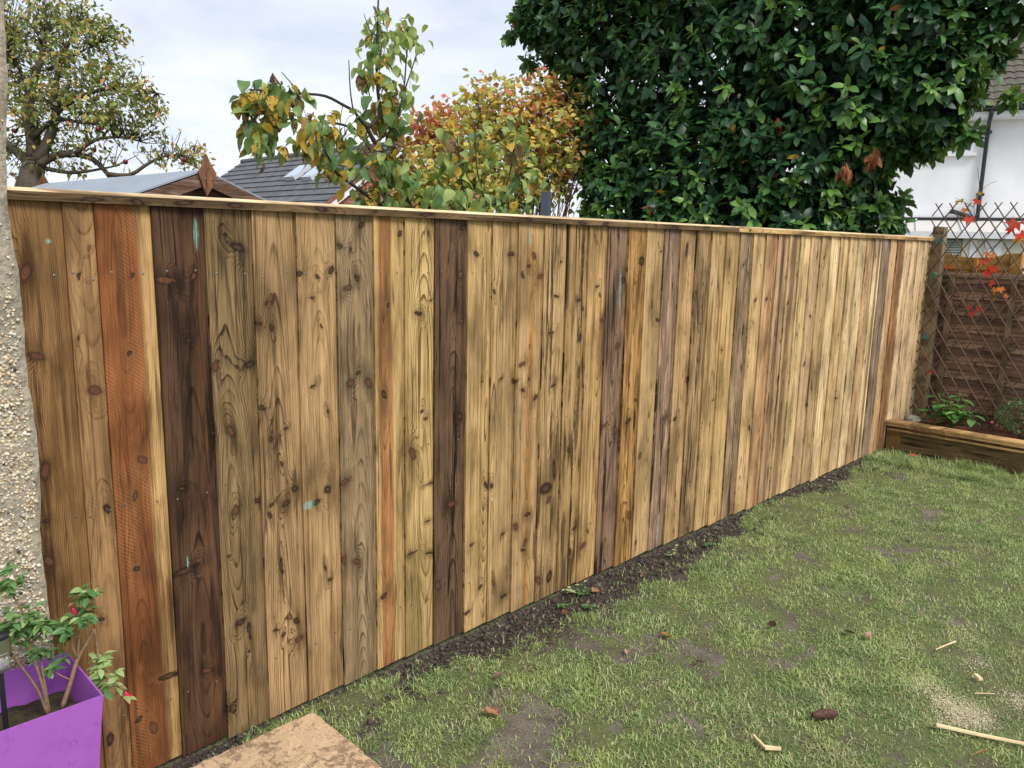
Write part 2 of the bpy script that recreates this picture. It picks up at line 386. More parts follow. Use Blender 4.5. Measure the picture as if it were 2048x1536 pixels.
KN = """0.572,1.572,21.0,23.6,r 0.580,1.348,16.7,19.0,r 0.578,1.030,19.6,22.7,r 0.572,0.886,7.4,8.6,d 0.567,0.769,16.1,19.0,r 0.700,1.562,7.6,8.2,d 0.719,1.238,19.8,21.6,r 0.730,0.883,13.6,15.1,d 0.686,1.391,5.1,5.6,d 0.690,0.553,8.2,9.4,d 0.689,0.159,16.8,19.7,d 0.843,1.562,6.9,7.1,d 0.819,1.335,8.3,8.8,d 0.837,1.014,15.8,16.9,r 0.809,0.907,12.8,13.9,r 0.799,0.679,11.5,12.7,d 0.818,0.137,18.2,20.5,r 0.775,0.188,11.8,13.4,d 0.934,1.545,37.5,11.3,r 1.020,1.555,10.8,10.5,r 0.994,1.361,9.2,9.2,d 0.947,0.902,20.9,6.5,d 0.940,0.630,42.6,13.5,d 0.874,0.293,39.7,13.0,d 0.998,0.262,22.5,7.2,r 1.164,1.642,21.6,20.2,d 1.072,1.273,16.2,15.9,r 1.189,1.269,19.0,18.1,d 1.113,1.057,16.8,16.5,r 1.118,0.788,15.5,15.4,r 1.200,0.804,12.6,12.2,d 1.058,1.060,8.1,8.1,d 1.119,0.394,15.9,16.2,d 1.151,0.350,10.1,28.0,d 1.061,0.098,12.2,12.8,d 1.089,0.639,6.8,6.9,d 1.220,1.399,12.2,11.4,d 1.269,1.383,12.5,11.6,d 1.254,1.466,7.1,6.5,d 1.222,1.121,12.4,11.8,d 1.250,1.008,10.9,10.3,d 1.312,1.036,7.5,7.0,d 1.289,0.915,9.3,8.8,d 1.301,0.771,15.2,14.4,d 1.339,0.817,15.4,14.4,d 1.238,0.744,11.0,10.6,d 1.245,0.780,9.2,8.8,d 1.276,0.550,10.6,28.3,d 1.245,0.321,9.5,9.4,d 1.275,0.293,9.6,9.5,d 1.329,0.324,13.9,13.4,d 1.337,0.253,16.0,15.4,r 1.373,1.558,15.0,13.3,d 1.445,1.547,9.7,8.5,d 1.501,1.567,16.0,13.7,d 1.422,1.475,7.7,6.8,d 1.456,1.377,7.9,6.9,d 1.415,1.170,9.8,8.8,d 1.475,1.071,8.1,7.2,d 1.468,0.786,18.6,16.8,d 1.418,0.750,16.1,14.8,d 1.452,0.492,10.4,9.6,d 1.472,0.441,10.6,9.7,d 1.626,1.725,14.7,12.2,d 1.533,1.651,12.1,10.3,d 1.577,1.637,8.3,6.9,d 1.562,1.505,16.6,14.0,r 1.604,1.539,12.6,10.6,d 1.570,1.165,19.1,16.5,r 1.603,1.198,10.7,9.2,d 1.650,1.156,19.9,16.8,r 1.536,0.802,17.1,15.2,r 1.527,0.502,15.1,13.7,r 1.586,0.479,17.8,16.0,r 1.797,1.697,13.6,10.9,d 1.738,1.438,7.2,16.2,d 1.714,1.105,18.3,15.3,d 1.706,0.302,16.7,14.6,d 1.878,1.401,28.8,6.9,d 1.944,1.447,7.3,5.8,d 1.929,1.700,7.0,5.6,d 1.897,1.015,10.0,8.1,d 1.915,0.982,10.1,8.1,d 1.848,0.853,27.2,22.3,r 1.943,0.711,23.4,5.7,d 1.928,0.555,15.6,3.8,d 1.939,0.415,23.7,5.9,d 1.847,0.442,26.5,6.7,d 2.092,1.542,17.3,13.9,r 2.099,1.358,12.7,10.1,r 2.053,0.599,24.6,19.6,r 1.979,0.262,21.7,17.8,r 2.110,1.729,19.4,15.6,d 2.096,0.966,21.1,16.9,d 2.173,1.625,17.5,14.0,d 2.216,1.099,8.0,6.4,d 2.143,0.087,17.6,14.1,d 2.251,0.638,17.0,13.6,d 2.165,0.391,11.4,9.1,d 2.375,1.626,18.2,14.6,d 2.274,1.472,10.4,8.3,d 2.327,1.100,8.2,6.6,d 2.409,1.078,16.7,13.4,d 2.278,0.632,14.2,11.4,d 2.357,0.390,11.9,9.5,d 2.224,0.178,14.8,11.8,d 2.303,0.173,15.0,12.0,r 2.371,0.089,18.4,14.7,d 2.513,1.620,18.8,15.0,r 2.480,1.575,13.4,10.7,d 2.558,1.529,19.1,15.3,r 2.441,1.537,16.0,12.8,d 2.451,1.149,19.5,15.6,r 2.500,1.079,8.5,6.8,d 2.461,1.032,14.1,11.3,d 2.549,0.989,17.4,13.9,d 2.432,0.407,24.1,19.3,r 2.513,0.445,21.3,17.0,d 2.501,0.312,18.5,14.8,r 2.488,0.279,15.4,12.3,d 2.693,1.592,8.4,6.7,d 2.633,1.276,25.7,6.2,d 2.667,1.438,25.4,6.1,d 2.664,1.031,14.7,11.8,d 2.689,0.625,19.8,43.5,d 2.630,0.545,49.3,39.5,d 2.654,0.483,21.8,17.4,r 2.596,0.099,28.8,23.1,r 2.677,0.092,20.8,45.8,d 2.839,1.651,11.4,25.1,d 2.824,1.416,14.6,11.7,d 2.855,1.375,11.8,9.4,d 2.844,1.239,11.9,26.2,d 2.843,1.072,14.6,32.0,r 2.789,0.701,18.7,15.0,d 2.855,0.294,16.5,13.2,d 2.823,0.177,19.9,15.9,d 2.919,1.711,8.6,6.9,d 2.956,1.475,11.9,9.5,d 2.977,1.434,12.0,9.6,r 3.004,1.310,15.2,12.2,r 2.918,0.186,23.6,18.8,r 2.953,0.251,13.5,10.8,r 3.101,1.712,8.9,7.1,d 3.160,1.502,24.6,19.7,d 3.132,1.176,19.0,15.2,r 3.146,0.743,23.2,18.5,r 3.035,0.779,19.4,15.5,r 3.067,0.581,10.0,8.0,d 3.302,1.594,31.2,25.0,d 3.305,0.879,13.4,10.7,d 3.248,0.775,23.5,18.8,d 3.306,0.249,25.0,20.0,r 3.467,1.643,9.6,7.7,d 3.407,1.374,10.4,22.9,d 3.365,0.570,14.0,30.8,r 3.368,0.083,14.7,11.7,d 3.469,1.287,16.6,13.2,d 3.589,0.745,21.4,17.1,r 3.678,0.726,21.7,17.4,d 3.699,1.652,18.6,40.9,d 3.813,1.235,11.3,24.8,r 3.786,0.932,11.6,25.4,d 3.813,1.421,13.8,11.1,d 4.048,1.462,11.4,25.1,r 4.149,1.578,11.5,25.2,r 4.131,1.074,11.3,9.0,d 4.079,0.780,11.5,9.2,d 4.372,1.177,15.4,33.9,d 4.381,0.945,9.5,20.8,d 4.310,1.568,11.0,8.8,d 4.492,1.354,19.3,15.4,r 4.631,1.356,19.7,15.7,r 4.545,0.539,21.0,16.8,d 4.801,1.124,16.5,13.2,r 4.869,1.485,10.0,8.0,d 4.919,1.319,16.4,13.1,d 5.095,1.097,10.7,8.6,d 5.300,1.630,10.1,22.1,d 5.405,1.613,14.9,11.9,d 5.275,1.216,17.4,13.9,d 5.239,0.886,17.8,14.2,d 5.391,0.703,11.1,24.4,d 5.336,0.584,13.9,11.1,d 5.085,1.115,8.5,6.8,d 5.820,0.573,14.7,11.8,d 5.775,1.051,11.7,9.4,d 6.013,1.261,11.4,25.0,d 6.314,0.808,15.3,12.2,r 6.312,1.625,11.4,25.1,r 6.558,1.118,12.2,26.9,d"""
KNOTS = []
for it in KN.split():
    a_ = it.split(',')
    KNOTS.append((float(a_[0]), float(a_[1]), float(a_[2])/1000, float(a_[3])/1000, a_[4]))

EDGES = [0.52, 0.671, 0.749, 0.903, 1.058, 1.211, 1.367, 1.519, 1.673, 1.813, 1.958, 2.126, 2.262, 2.413, 2.574, 2.726, 2.876, 3.021, 3.181,
         3.33, 3.487, 3.635, 3.79, 3.946, 4.102, 4.258, 4.414, 4.569, 4.724, 4.879, 5.034, 5.19, 5.346, 5.502, 5.658, 5.814, 5.97, 6.126, 6.282,
         6.438, 6.594, 6.75, 6.906, 7.062, 7.218, 7.374, 7.53]
# per board: light, late-wood, extra settings (display colours, read board by board)
red = lin(128, 62, 32); tan = lin(176, 112, 68)
BD = [
 ((140,104,60), (82,54,30), dict(contrast=.95, d0=.05, x0=-.06, spacing=.004, wob=.03, stain=lin(88,58,34), stain_amt=.5)),
 ((160,122,78), (128,88,50), dict(contrast=.5, d0=.16, saw=.5)),
 ((186,150,92), (140,92,50), dict(contrast=.6, stripe=(-.014,.078,lin(132,74,42),.9), saw=.45, stain=lin(70,40,26), stain_amt=.5, d0=.06)),
 ((88,62,43), (44,29,20), dict(contrast=.7, d0=.12, stain=lin(40,28,24), stain_amt=.7, stripe=(.03,.02,lin(104,70,46),.45))),
 ((134,108,70), (62,48,30), dict(contrast=.95, d0=.06, spacing=.0046, stain=lin(70,58,44), stain_amt=.45)),
 ((168,134,90), (100,72,42), dict(contrast=.85, d0=.07, spacing=.0044, stain=lin(110,92,62))),
 ((170,136,90), (112,82,48), dict(contrast=.7, d0=.09, taper=.01)),
 ((146,122,88), (84,66,44), dict(contrast=.85, d0=.05, taper=.05, spacing=.004, stain=lin(176,146,108), stain_amt=.5)),
 ((192,158,98), (128,96,52), dict(contrast=.7, d0=.08, stripe=(.005,.036,lin(168,116,74),.9))),
 ((190,158,98), (120,90,48), dict(contrast=.8, d0=.13, spacing=.0036, stain_amt=.15)),
 ((106,80,58), (58,41,29), dict(contrast=.7, d0=.1, stain=lin(58,42,36), stain_amt=.55)),
 ((190,156,98), (122,90,50), dict(contrast=.8, d0=.07, x0=.05, spacing=.0036)),
 ((182,148,96), (108,80,48), dict(contrast=.8, d0=.07, x0=-.05, spacing=.0038, stain=lin(120,100,76))),
 ((180,146,96), (130,96,56), dict(contrast=.6, d0=.1, stripe=(.0,.02,lin(186,134,76),.8), stain=lin(140,116,92))),
 ((184,150,98), (126,94,58), dict(contrast=.65, d0=.14, stain=lin(108,86,64), stain_amt=.5)),
 ((172,138,86), (104,76,44), dict(contrast=.75, d0=.09, stain=lin(60,46,40), stain_amt=.75, x0=.03)),
 ((184,148,92), (126,92,52), dict(contrast=.7, d0=.1)),
 ((138,108,82), (78,58,44), dict(contrast=.7, d0=.1, stain=lin(84,72,64), stain_amt=.6)),
 ((182,138,74), (112,74,36), dict(contrast=.75, d0=.08, stain=lin(76,46,26), stain_amt=.6)),
 ((190,156,104), (140,106,64), dict(contrast=.6, d0=.16, stain_amt=.1)),
 ((142,114,90), (98,76,58), dict(contrast=.5, d0=.12, stain=lin(196,162,132), stain_amt=.75)),
 ((186,150,100), (130,98,62), dict(contrast=.65, d0=.1)),
 ((170,138,92), (100,76,50), dict(contrast=.7, d0=.1, stain=lin(66,54,48), stain_amt=.7)),
 ((190,156,102), (140,106,64), dict(contrast=.6, d0=.12)),
 ((190,156,98), (134,100,58), dict(contrast=.7, d0=.07, stain_amt=.2)),
 ((162,134,98), (100,80,58), dict(contrast=.7, d0=.1, stain=lin(92,78,66), stain_amt=.65, x0=.03)),
 ((198,164,110), (150,114,70), dict(contrast=.65, d0=.13, spacing=.0036, stain_amt=.12)),
 ((188,150,104), (140,104,68), dict(contrast=.6, d0=.12, stripe=(.01,.022,lin(172,112,72),.7))),
 ((176,144,104), (118,92,66), dict(contrast=.6, d0=.1, stripe=(-.02,.028,lin(132,98,74),.8), stain=lin(110,90,74))),
 ((186,156,108), (128,100,68), dict(contrast=.6, d0=.12, stripe=(.0,.045,lin(140,110,78),.85))),
 ((204,174,120), (154,124,80), dict(contrast=.55, d0=.12, stain_amt=.15)),
 ((184,152,110), (130,102,72), dict(contrast=.6, d0=.1, stain=lin(132,102,86))),
 ((176,146,100), (120,94,62), dict(contrast=.6, d0=.1, stain_amt=.3)),
 ((210,182,130), (164,134,92), dict(contrast=.5, d0=.12, stain_amt=.12)),
 ((200,168,116), (152,120,76), dict(contrast=.55, d0=.1, stain=lin(168,124,66), stain_amt=.5)),
 ((202,172,124), (154,122,84), dict(contrast=.5, d0=.14, stain_amt=.15)),
 ((208,182,134), (160,134,98), dict(contrast=.55, d0=.1, stain=lin(150,124,96))),
 ((188,152,108), (140,104,70), dict(contrast=.55, d0=.12)),
 ((214,192,146), (168,140,96), dict(contrast=.5, d0=.1, stripe=(.03,.03,lin(164,104,66),.85))),
 ((144,122,100), (98,80,66), dict(contrast=.55, d0=.1, stain=lin(96,84,78), stain_amt=.6)),
 ((190,156,112), (142,108,72), dict(contrast=.55, d0=.1)),
 ((160,116,74), (112,74,44), dict(contrast=.6, d0=.1, stain=lin(90,58,36), stain_amt=.6)),
 ((212,182,140), (164,130,92), dict(contrast=.5, d0=.1, stain=lin(140,112,88))),
 ((206,176,134), (160,126,88), dict(contrast=.5, d0=.12, stain=lin(140,112,88))),
 ((208,180,138), (162,130,92), dict(contrast=.5, d0=.1)),
 ((204,176,134), (158,126,90), dict(contrast=.5, d0=.1, stain=lin(120,98,78))),
]
ALB = 0.92
TEAL = [(1.384, 0.749, 0.0279, 0.0166), (0.633, 1.654, 0.0072, 0.0079), (1.034, 1.681, 0.0092, 0.0507), (3.136, 1.454, 0.0101, 0.1113), (2.488, 1.707, 0.0124, 0.0551), (0.953, 0.66, 0.0047, 0.0233), (3.572, 0.1, 0.0124, 0.0911)]
fence = tag(empty('garden_fence', (0.52, 0, 0)), 'long new fence of upright sawn boards in mixed browns with a capping rail', 'fence')
fo = Vector((0.52, 0, 0))
BH = 1.762
rb = random.Random(3)
for i in range(len(EDGES)-1):
    xa, xb = EDGES[i], EDGES[i+1]
    lapd = 0.016                                        # runs under the next board
    x0_, x1_ = xa, xb+(lapd if i < len(EDGES)-2 else 0)
    xc = (xa+xb)/2
    L_, D_, kw = BD[i]
    kn = [(kx-xc, kz, rx, rz, kd) for kx, kz, rx, rz, kd in KNOTS if xa-0.01 <= kx < xb+0.005]
    extra = 0
    if i >= 22: extra = 4 if i < 42 else 9
    for _ in range(extra):
        q = rb.uniform(.003, .0075)
        kn.append((rb.uniform(-.07, .07), rb.uniform(.08, 1.7), q*0.9, q*rb.uniform(1, 2.2), rb.choice('ddr')))
    def tone_(c_, k):                                   # slightly greyed, the timber is damp and weather-stained
        g_ = 0.3*c_[0]+0.5*c_[1]+0.2*c_[2]
        return tuple((c_[j]*0.90+g_*0.10)*k for j in range(3))
    kk = 1.26+0.16*min(1, max(0, (i-22)/8))
    sw = tone_(lin(*L_, ALB), kk)
    if i in (10, 14, 15, 17, 18, 20, 22, 25, 28): kw = {**kw, 'water': 1.3}
    tl_ = [(a-xc, c_, d_, e_) for a, c_, d_, e_ in TEAL if xa <= a < xb]
    mt = wood('board_timber', sw, tone_(lin(*D_, ALB), kk), i+1, knots=kn, teal=tl_, **{**dict(x0=rb.uniform(-.03, .03), taper=rb.uniform(-.03, .03)), **kw})
    # wedge section: thick left edge 11 mm, thin right edge 3 mm, slight bow up the length
    hb = -0.012 if i in (4, 27, 33) else rb.uniform(-.004, .003)
    ht = BH
    n = 5; vs_ = []
    tw = rb.uniform(-.0015, .0015); bow = rb.uniform(-.002, .002)
    for k in range(n+1):
        u = k/n; zz = hb+(ht-hb)*u
        bx = bow*math.sin(u*math.pi)+tw*(u-.5)
        fr_ = rb.uniform(-.0006, .0006)
        vs_ += [(x0_-xc+bx, -.0150+fr_, zz), (x1_-xc+bx, -.0035+fr_, zz), (x1_-xc+bx, -.0005, zz), (x0_-xc+bx, -.0038, zz)]
    fs_ = [(3, 2, 1, 0), (n*4, n*4+1, n*4+2, n*4+3)]
    for k in range(n):
        for e in range(4):
            fs_.append((k*4+e, k*4+(e+1) % 4, (k+1)*4+(e+1) % 4, (k+1)*4+e))
    bd = MB().add(vs_, fs_).obj('board', mt, fence, Vector((xc, 0, 0))-fo)
    # nail heads where the three back rails run
    nb = MB()
    wdt = xb-xa
    for zz in (1.56, .88, .22):
        for fx in (.2, .8):
            nx = -wdt/2+wdt*fx+rb.uniform(-.006, .006); nz = zz+rb.uniform(-.012, .012)
            fy = -.0150+(nx-(x0_-xc))/(x1_-x0_)*.0115
            nb.lathe([(.0036, 0), (.0036, .0012), (.002, .0016)], (0, 0, 0), 7)
            for q in range(len(nb.v)-21, len(nb.v)):
                px_, py_, pz_ = nb.v[q]; nb.v[q] = (nx+px_, fy-pz_+.0002, nz+py_)
    nails = nb.obj('nail_heads', NAIL, bd); nails['kind'] = 'stuff'
# capping rail, two lengths, chamfered top edge so that rain runs off
TOPM = wood('capping_top_skylit', lin(232,206,166), lin(196,160,116), 70, axis='x', specks=False, contrast=.4, stain_amt=.2)
def cap_piece(xa, xb, mt):
    xc = (xa+xb)/2
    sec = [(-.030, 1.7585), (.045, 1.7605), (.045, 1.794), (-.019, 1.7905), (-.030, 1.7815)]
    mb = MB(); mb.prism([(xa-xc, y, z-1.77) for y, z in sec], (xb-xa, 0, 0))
    mb.mi = [0, 0, 0, 0, 1, 1, 0]                      # top and chamfer paler: sky light painted into their colour
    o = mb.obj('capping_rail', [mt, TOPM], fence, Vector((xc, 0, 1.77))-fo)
    return o
ck1 = [(0.0+rx, rz, .028, .010, k) for rx, rz, k in ((-1.61, -.002, 'd'), (-1.49, -.004, 'd'), (-1.36, .0, 'd'), (-1.2, 0, 'd'), (-.9, .003, 'd'), (-.45, 0, 'd'), (.1, .002, 'd'), (.45, -.004, 'd'), (.62, -.002, 'd'), (1.2, 0, 'd'), (1.5, .004, 'd'))]
ck1 = [(kz, kx, rz, rx, kd) for kx, kz, rx, rz, kd in ck1]
capA = wood('capping_timber', lin(120,98,70), lin(80,62,44), 71, knots=ck1, axis='x', d0=.1, contrast=.6, stain=lin(96,78,62), stain_amt=.4, specks=False)
capB = wood('capping_timber_pale', lin(196,160,108), lin(150,114,70), 72, knots=[(0.0, -1.55, .009, .012, 'r'), (0.0, .5, .008, .012, 'r'), (0, 1.2, .008, .02, 'd')], axis='x', d0=.1, contrast=.6, stain_amt=.15, specks=False)
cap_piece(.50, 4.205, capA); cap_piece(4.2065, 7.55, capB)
# back rails and posts on the far side
railm = wood('rail_timber', lin(160,128,84), lin(110,80,48), 80, axis='x', specks=False)
for zz in (.18, .84, 1.52):
    MB().box((-3.5, .0, -.04), (3.5, .045, .04)).obj('back_rail', railm, fence, Vector((4.03, 0, zz))-fo)
postm = wood('post_timber', lin(150,122,84), lin(98,74,48), 81)
for xx_ in (.62, 3.0, 5.4, 7.45):
    MB().box((-.05, .046, -.4), (.05, .146, 1.72)).obj('fence_post', postm, fence, Vector((xx_, 0, 0))-fo)

# ------------------------------------------------------------------ ground
def soil_edge(x):
    """how far bare soil reaches out from the fence"""
    xs = [0.3, 1.0, 1.25, 1.6, 1.75, 2.1, 2.6, 3.2, 3.7, 4.2, 4.55, 4.75, 5.0, 5.3, 5.6, 6.0, 6.4, 6.9, 8]
    ys = [.08, .08, .02, .02, .12, .17, .23, .27, .24, .18, .04, .02, .05, .18, .18, .10, .07, .04, .02]
    return np.interp(x, xs, ys)
def soil_mask(x, y):
    e = soil_edge(x)*(0.35+1.4*fbm(x*6, y*6, 21, 4))
    d = -y
    near = np.clip((e-d)/0.08+0.5, 0, 1)
    near = near*np.clip(.35+1.15*fbm(x*15, y*15, 27, 3), 0, 1)**np.clip(d*9, 0, 1)
    pt = fbm(x*3.1, y*4.5, 33, 4)
    lim = 0.588-0.075*np.clip(1.1-d/1.2, 0, 1)*np.clip((5-x)/2.5, .3, 1)
    pt = pt*.55+fbm(x*13, y*17, 35, 3)*.45
    bare = np.clip((pt-lim+.02)/0.09, 0, 1)*0.72
    return np.where(y > 0.0, 0.5, np.maximum(near, bare))
def ground_h(x, y):
    m_ = soil_mask(x, y)
    h = -0.012+0.016*(fbm(x*1.7, y*1.7, 1, 3)-.5)+0.012*(fbm(x*9, y*9, 2, 3)-.5)
    rough = (fbm(x*24, y*24, 3, 3)-.5)*0.035+(fbm(x*7, y*7, 4, 2)-.5)*.02
    near = np.clip(1+y/0.45, 0, 1)
    h = h+m_*near*rough-0.022*m_*near
    return h
gx = np.concatenate([[-400, -120, -40, -15, -6, -3, -1.5, -.6, -.1], np.arange(.25, 7.25, .02), [7.6, 8.2, 9, 11, 14, 20, 40, 120, 400]])
gy = np.concatenate([[-400, -120, -40, -15, -8, -5.5, -4.2, -3.4], np.arange(-2.9, -.45, .035), np.arange(-.45, .1, .015), [.2, .5, 1, 2, 4, 8, 15, 30, 60, 150, 400]])
GX, GY = np.meshgrid(gx, gy)
GZ = ground_h(GX, GY)
GZ = np.where((np.abs(GX) > 10) | (np.abs(GY) > 6), -0.03, GZ)
nx_, ny_ = len(gx), len(gy)
idx = np.arange(nx_*ny_).reshape(ny_, nx_)
fc = np.stack([idx[:-1, :-1], idx[:-1, 1:], idx[1:, 1:], idx[1:, :-1]], -1).reshape(-1, 4)
gm, t, b = new_mat('lawn_soil')
co = t.node('ShaderNodeTexCoord').outputs['Object']
at_ = t.node('ShaderNodeAttribute', attribute_name='bare').outputs['Fac']
n1 = t.noise(co, 60, 5, .65); n2 = t.noise(co, 9, 4, .6); n3 = t.noise(co, 240, 3, .6)
msk = t.mr(t.m('ADD', at_, t.m('MULTIPLY', t.m('SUBTRACT', n1, .5), 1.4)), .30, .70)
nearf = t.mr(t.sep(co)[1], -.55, -.15)
mud = t.mix(t.mr(n2, .35, .65), (0.220, 0.180, 0.152), (0.140, 0.112, 0.094))
dark = t.mix(t.mr(n1, .35, .65), (0.085, 0.066, 0.056), (0.040, 0.031, 0.027))
soilc = t.mix(nearf, mud, dark)
moss = t.mix(t.mr(n1, .35, .65), (0.110, 0.145, 0.048), (0.185, 0.180, 0.085))
moss = t.mix(t.mr(n2, .45, .7), moss, (0.130, 0.112, 0.078))
col = t.mix(msk, moss, soilc)
t.put(b.inputs['Base Color'], col)
b.inputs['Roughness'].default_value = .85; b.inputs['Specular IOR Level'].default_value = .1
t.put(b.inputs['Normal'], t.bump(t.m('ADD', n1, t.m('MULTIPLY', n3, .5)), .8, .012))
me = np_mesh('lawn', np.stack([GX, GY, GZ], -1).reshape(-1, 3), fc, gm, smooth=True)
at = me.attributes.new('bare', 'FLOAT', 'POINT'); at.data.foreach_set('value', soil_mask(GX, GY).astype(np.float32).ravel())
lawn = tag(link('lawn', me), 'patchy worn lawn with bare soil along the fence', 'lawn', kind='structure')

# grass blades
def grass(n, seed, lo, hi, dens, hscale=1.0):
    r = np.random.default_rng(seed)
    x = r.uniform(lo[0], hi[0], n); y = r.uniform(lo[1], hi[1], n)
    m_ = soil_mask(x, y)
    tuft = fbm(x*6, y*6, 51, 3)
    keep = r.random(n) < dens*np.clip(1.08-m_*1.08, 0.02, 1)*np.clip(.25+1.5*(tuft-.28), .15, 1)
    x, y, tuft = x[keep], y[keep], tuft[keep]; n = len(x)
    z = ground_h(x, y)-.003
    L = r.uniform(.010, .034, n)*(.5+.9*tuft)*hscale
    L *= np.where(r.random(n) < .03, 1.7, 1)
    a = r.uniform(0, 2*np.pi, n); lean = np.clip(r.normal(1.05, .3, n), .1, 1.5)
    wd = r.uniform(.0007, .0024, n)
    dx, dy = np.cos(a), np.sin(a); px_, py_ = -dy, dx
    P = np.zeros((n, 5, 3))
    base = np.stack([x, y, z], -1); side = np.stack([px_*wd, py_*wd, 0*wd], -1)
    l1 = lean*.55
    mid = base+np.stack([dx*np.sin(l1)*L*.5, dy*np.sin(l1)*L*.5, np.cos(l1)*L*.5], -1)
    l2 = np.minimum(lean*1.35, 1.75)
    tip = mid+np.stack([dx*np.sin(l2)*L*.55, dy*np.sin(l2)*L*.55, np.cos(l2)*L*.55], -1)
    P[:, 0] = base-side; P[:, 1] = base+side; P[:, 2] = mid-side*.85; P[:, 3] = mid+side*.85; P[:, 4] = tip
    k = np.arange(n)[:, None]*5
    F = np.stack([k+[0, 1, 3], k+[0, 3, 2], k+[2, 3, 4]], 1).reshape(-1, 3)
    return P.reshape(-1, 3), F
m_, t, b = new_mat('grass_blade')
rnd = t.node('ShaderNodeNewGeometry').outputs['Random Per Island']
pos = t.node('ShaderNodeNewGeometry').outputs['Position']
bigp = t.noise(pos, 2.6, 3, .6)
col = t.ramp(rnd, [(0.0, (0.110, 0.205, 0.065)), (0.32, (0.250, 0.380, 0.125)), (0.62, (0.415, 0.520, 0.195)), (0.80, (0.590, 0.620, 0.310)), (0.93, (0.70, 0.62, 0.40)), (1.0, (0.40, 0.30, 0.18))])
col = t.mix(t.m('MULTIPLY', t.mr(bigp, .42, .68), .5), col, (0.45, 0.530, 0.160))
drk = t.noise(t.vm('ADD', pos, (3.3, 8.1, 0)), 5.5, 3, .6)
col = t.mix(t.m('MULTIPLY', t.mr(drk, .47, .64), .6), col, (0.150, 0.245, 0.082))
dry = t.noise(t.vm('ADD', pos, (9.3, 1.1, 0)), 3.7, 4, .65)
col = t.mix(t.m('MULTIPLY', t.mr(dry, .54, .68), .5), col, (0.40, 0.35, 0.20))
t.put(b.inputs['Base Color'], col); b.inputs['Roughness'].default_value = .6; b.inputs['Specular IOR Level'].default_value = .15
tr = t.node('ShaderNodeBsdfTranslucent'); t.put(tr.inputs[0], col)
ms = t.node('ShaderNodeMixShader', {0: .3}); t.ls.new(b.outputs[0], ms.inputs[1]); t.ls.new(tr.outputs[0], ms.inputs[2])
t.ls.new(ms.outputs[0], [q for q in t.ns if q.type == 'OUTPUT_MATERIAL'][0].inputs[0])
grass_m = m_
va, fa = grass(560000, 1, (.9, -2.9), (6.86, -.004), .80)
vb, fb = grass(26000, 2, (6.45, -2.2), (6.888, -.01), .9, 2.8)          # longer against the sleeper
gmsh = np_mesh('grass', np.concatenate([va, vb]), np.concatenate([fa, fb+len(va)]), grass_m)
tag(link('grass', gmsh), 'thin short grass of the worn lawn', 'grass', kind='stuff')

# crumbs of soil along the fence
def blobs(n, seed, xs, ys, zs, rs, mat, name, squash=.7, jit=.35):
    r = np.random.default_rng(seed)
    oc = np.array([(1,0,0),(-1,0,0),(0,1,0),(0,-1,0),(0,0,1),(0,0,-1)], float)
    of = np.array([(0,2,4),(2,1,4),(1,3,4),(3,0,4),(2,0,5),(1,2,5),(3,1,5),(0,3,5)])
    V = oc[None]*(1+r.uniform(-jit, jit, (n, 6, 1)))
    V = V*np.stack([rs*r.uniform(.7, 1.3, n), rs*r.uniform(.7, 1.3, n), rs*squash], -1)[:, None]
    q = r.normal(size=(n, 4)); q /= np.linalg.norm(q, axis=1)[:, None]
    w_, x_, y_, z_ = q.T
    M = np.stack([1-2*(y_**2+z_**2), 2*(x_*y_-w_*z_), 2*(x_*z_+w_*y_), 2*(x_*y_+w_*z_), 1-2*(x_**2+z_**2), 2*(y_*z_-w_*x_), 2*(x_*z_-w_*y_), 2*(y_*z_+w_*x_), 1-2*(x_**2+y_**2)], -1).reshape(n, 3, 3)
    V = np.einsum('nij,nkj->nki', M, V)+np.stack([xs, ys, zs], -1)[:, None]
    F = (np.arange(n)[:, None, None]*6+of[None]).reshape(-1, 3)
    return np_mesh(name, V.reshape(-1, 3), F, mat, smooth=False)
r = np.random.default_rng(77)
n = 42000
x = r.uniform(.6, 6.85, n); y = -np.abs(r.normal(0, .16, n)); mk = soil_mask(x, y)
kp = (r.random(n) < mk**2*.9) & (y > -.5); x, y = x[kp], y[kp]
rs = np.clip(r.lognormal(-6.0, .7, len(x)), .001, .018)
m_, t, b = new_mat('soil_crumb')
rnd = t.node('ShaderNodeNewGeometry').outputs['Random Per Island']
t.put(b.inputs['Base Color'], t.ramp(rnd, [(0, (.030, .022, .018)), (.6, (.078, .056, .044)), (.985, (.125, .092, .072)), (1, (.26, .23, .2))]))
b.inputs['Roughness'].default_value = .8
crumb_m = m_
tag(link('soil_crumbs', blobs(len(x), 5, x, y, ground_h(x, y)+rs*.3, rs, crumb_m, 'soil_crumbs')), 'dark crumbs of dug soil along the fence foot', 'soil', kind='stuff')

# ------------------------------------------------------------------ pebbledash wall on the left
m_, t, b = new_mat('render_mortar')
co = t.node('ShaderNodeTexCoord').outputs['Object']
n1 = t.noise(co, 70, 5, .65); n2 = t.noise(co, 7, 4, .55)
col = t.mix(t.mr(n1, .35, .65), lin(180,168,148), lin(142,132,116))
col = t.mix(t.m('MULTIPLY', t.mr(n2, .5, .7), .55), col, lin(104,98,84))
t.put(b.inputs['Base Color'], col); b.inputs['Roughness'].default_value = .9
t.put(b.inputs['Normal'], t.bump(n1, .7, .01))
mortar = m_
wall = MB()
prof_z = np.concatenate([[-.1], np.arange(0.2, 3.21, .03)])
rw = random.Random(9)
edge = []
for z in prof_z:
    wv = .005*math.sin(z*5.3+1)+.004*math.sin(z*13.1)+rw.uniform(-.002, .002)+.008*max(0, min(1, (1.55-z)/.5))-.004+.05*max(0, z-1.7)
    edge.append(.540+wv)
cols = []
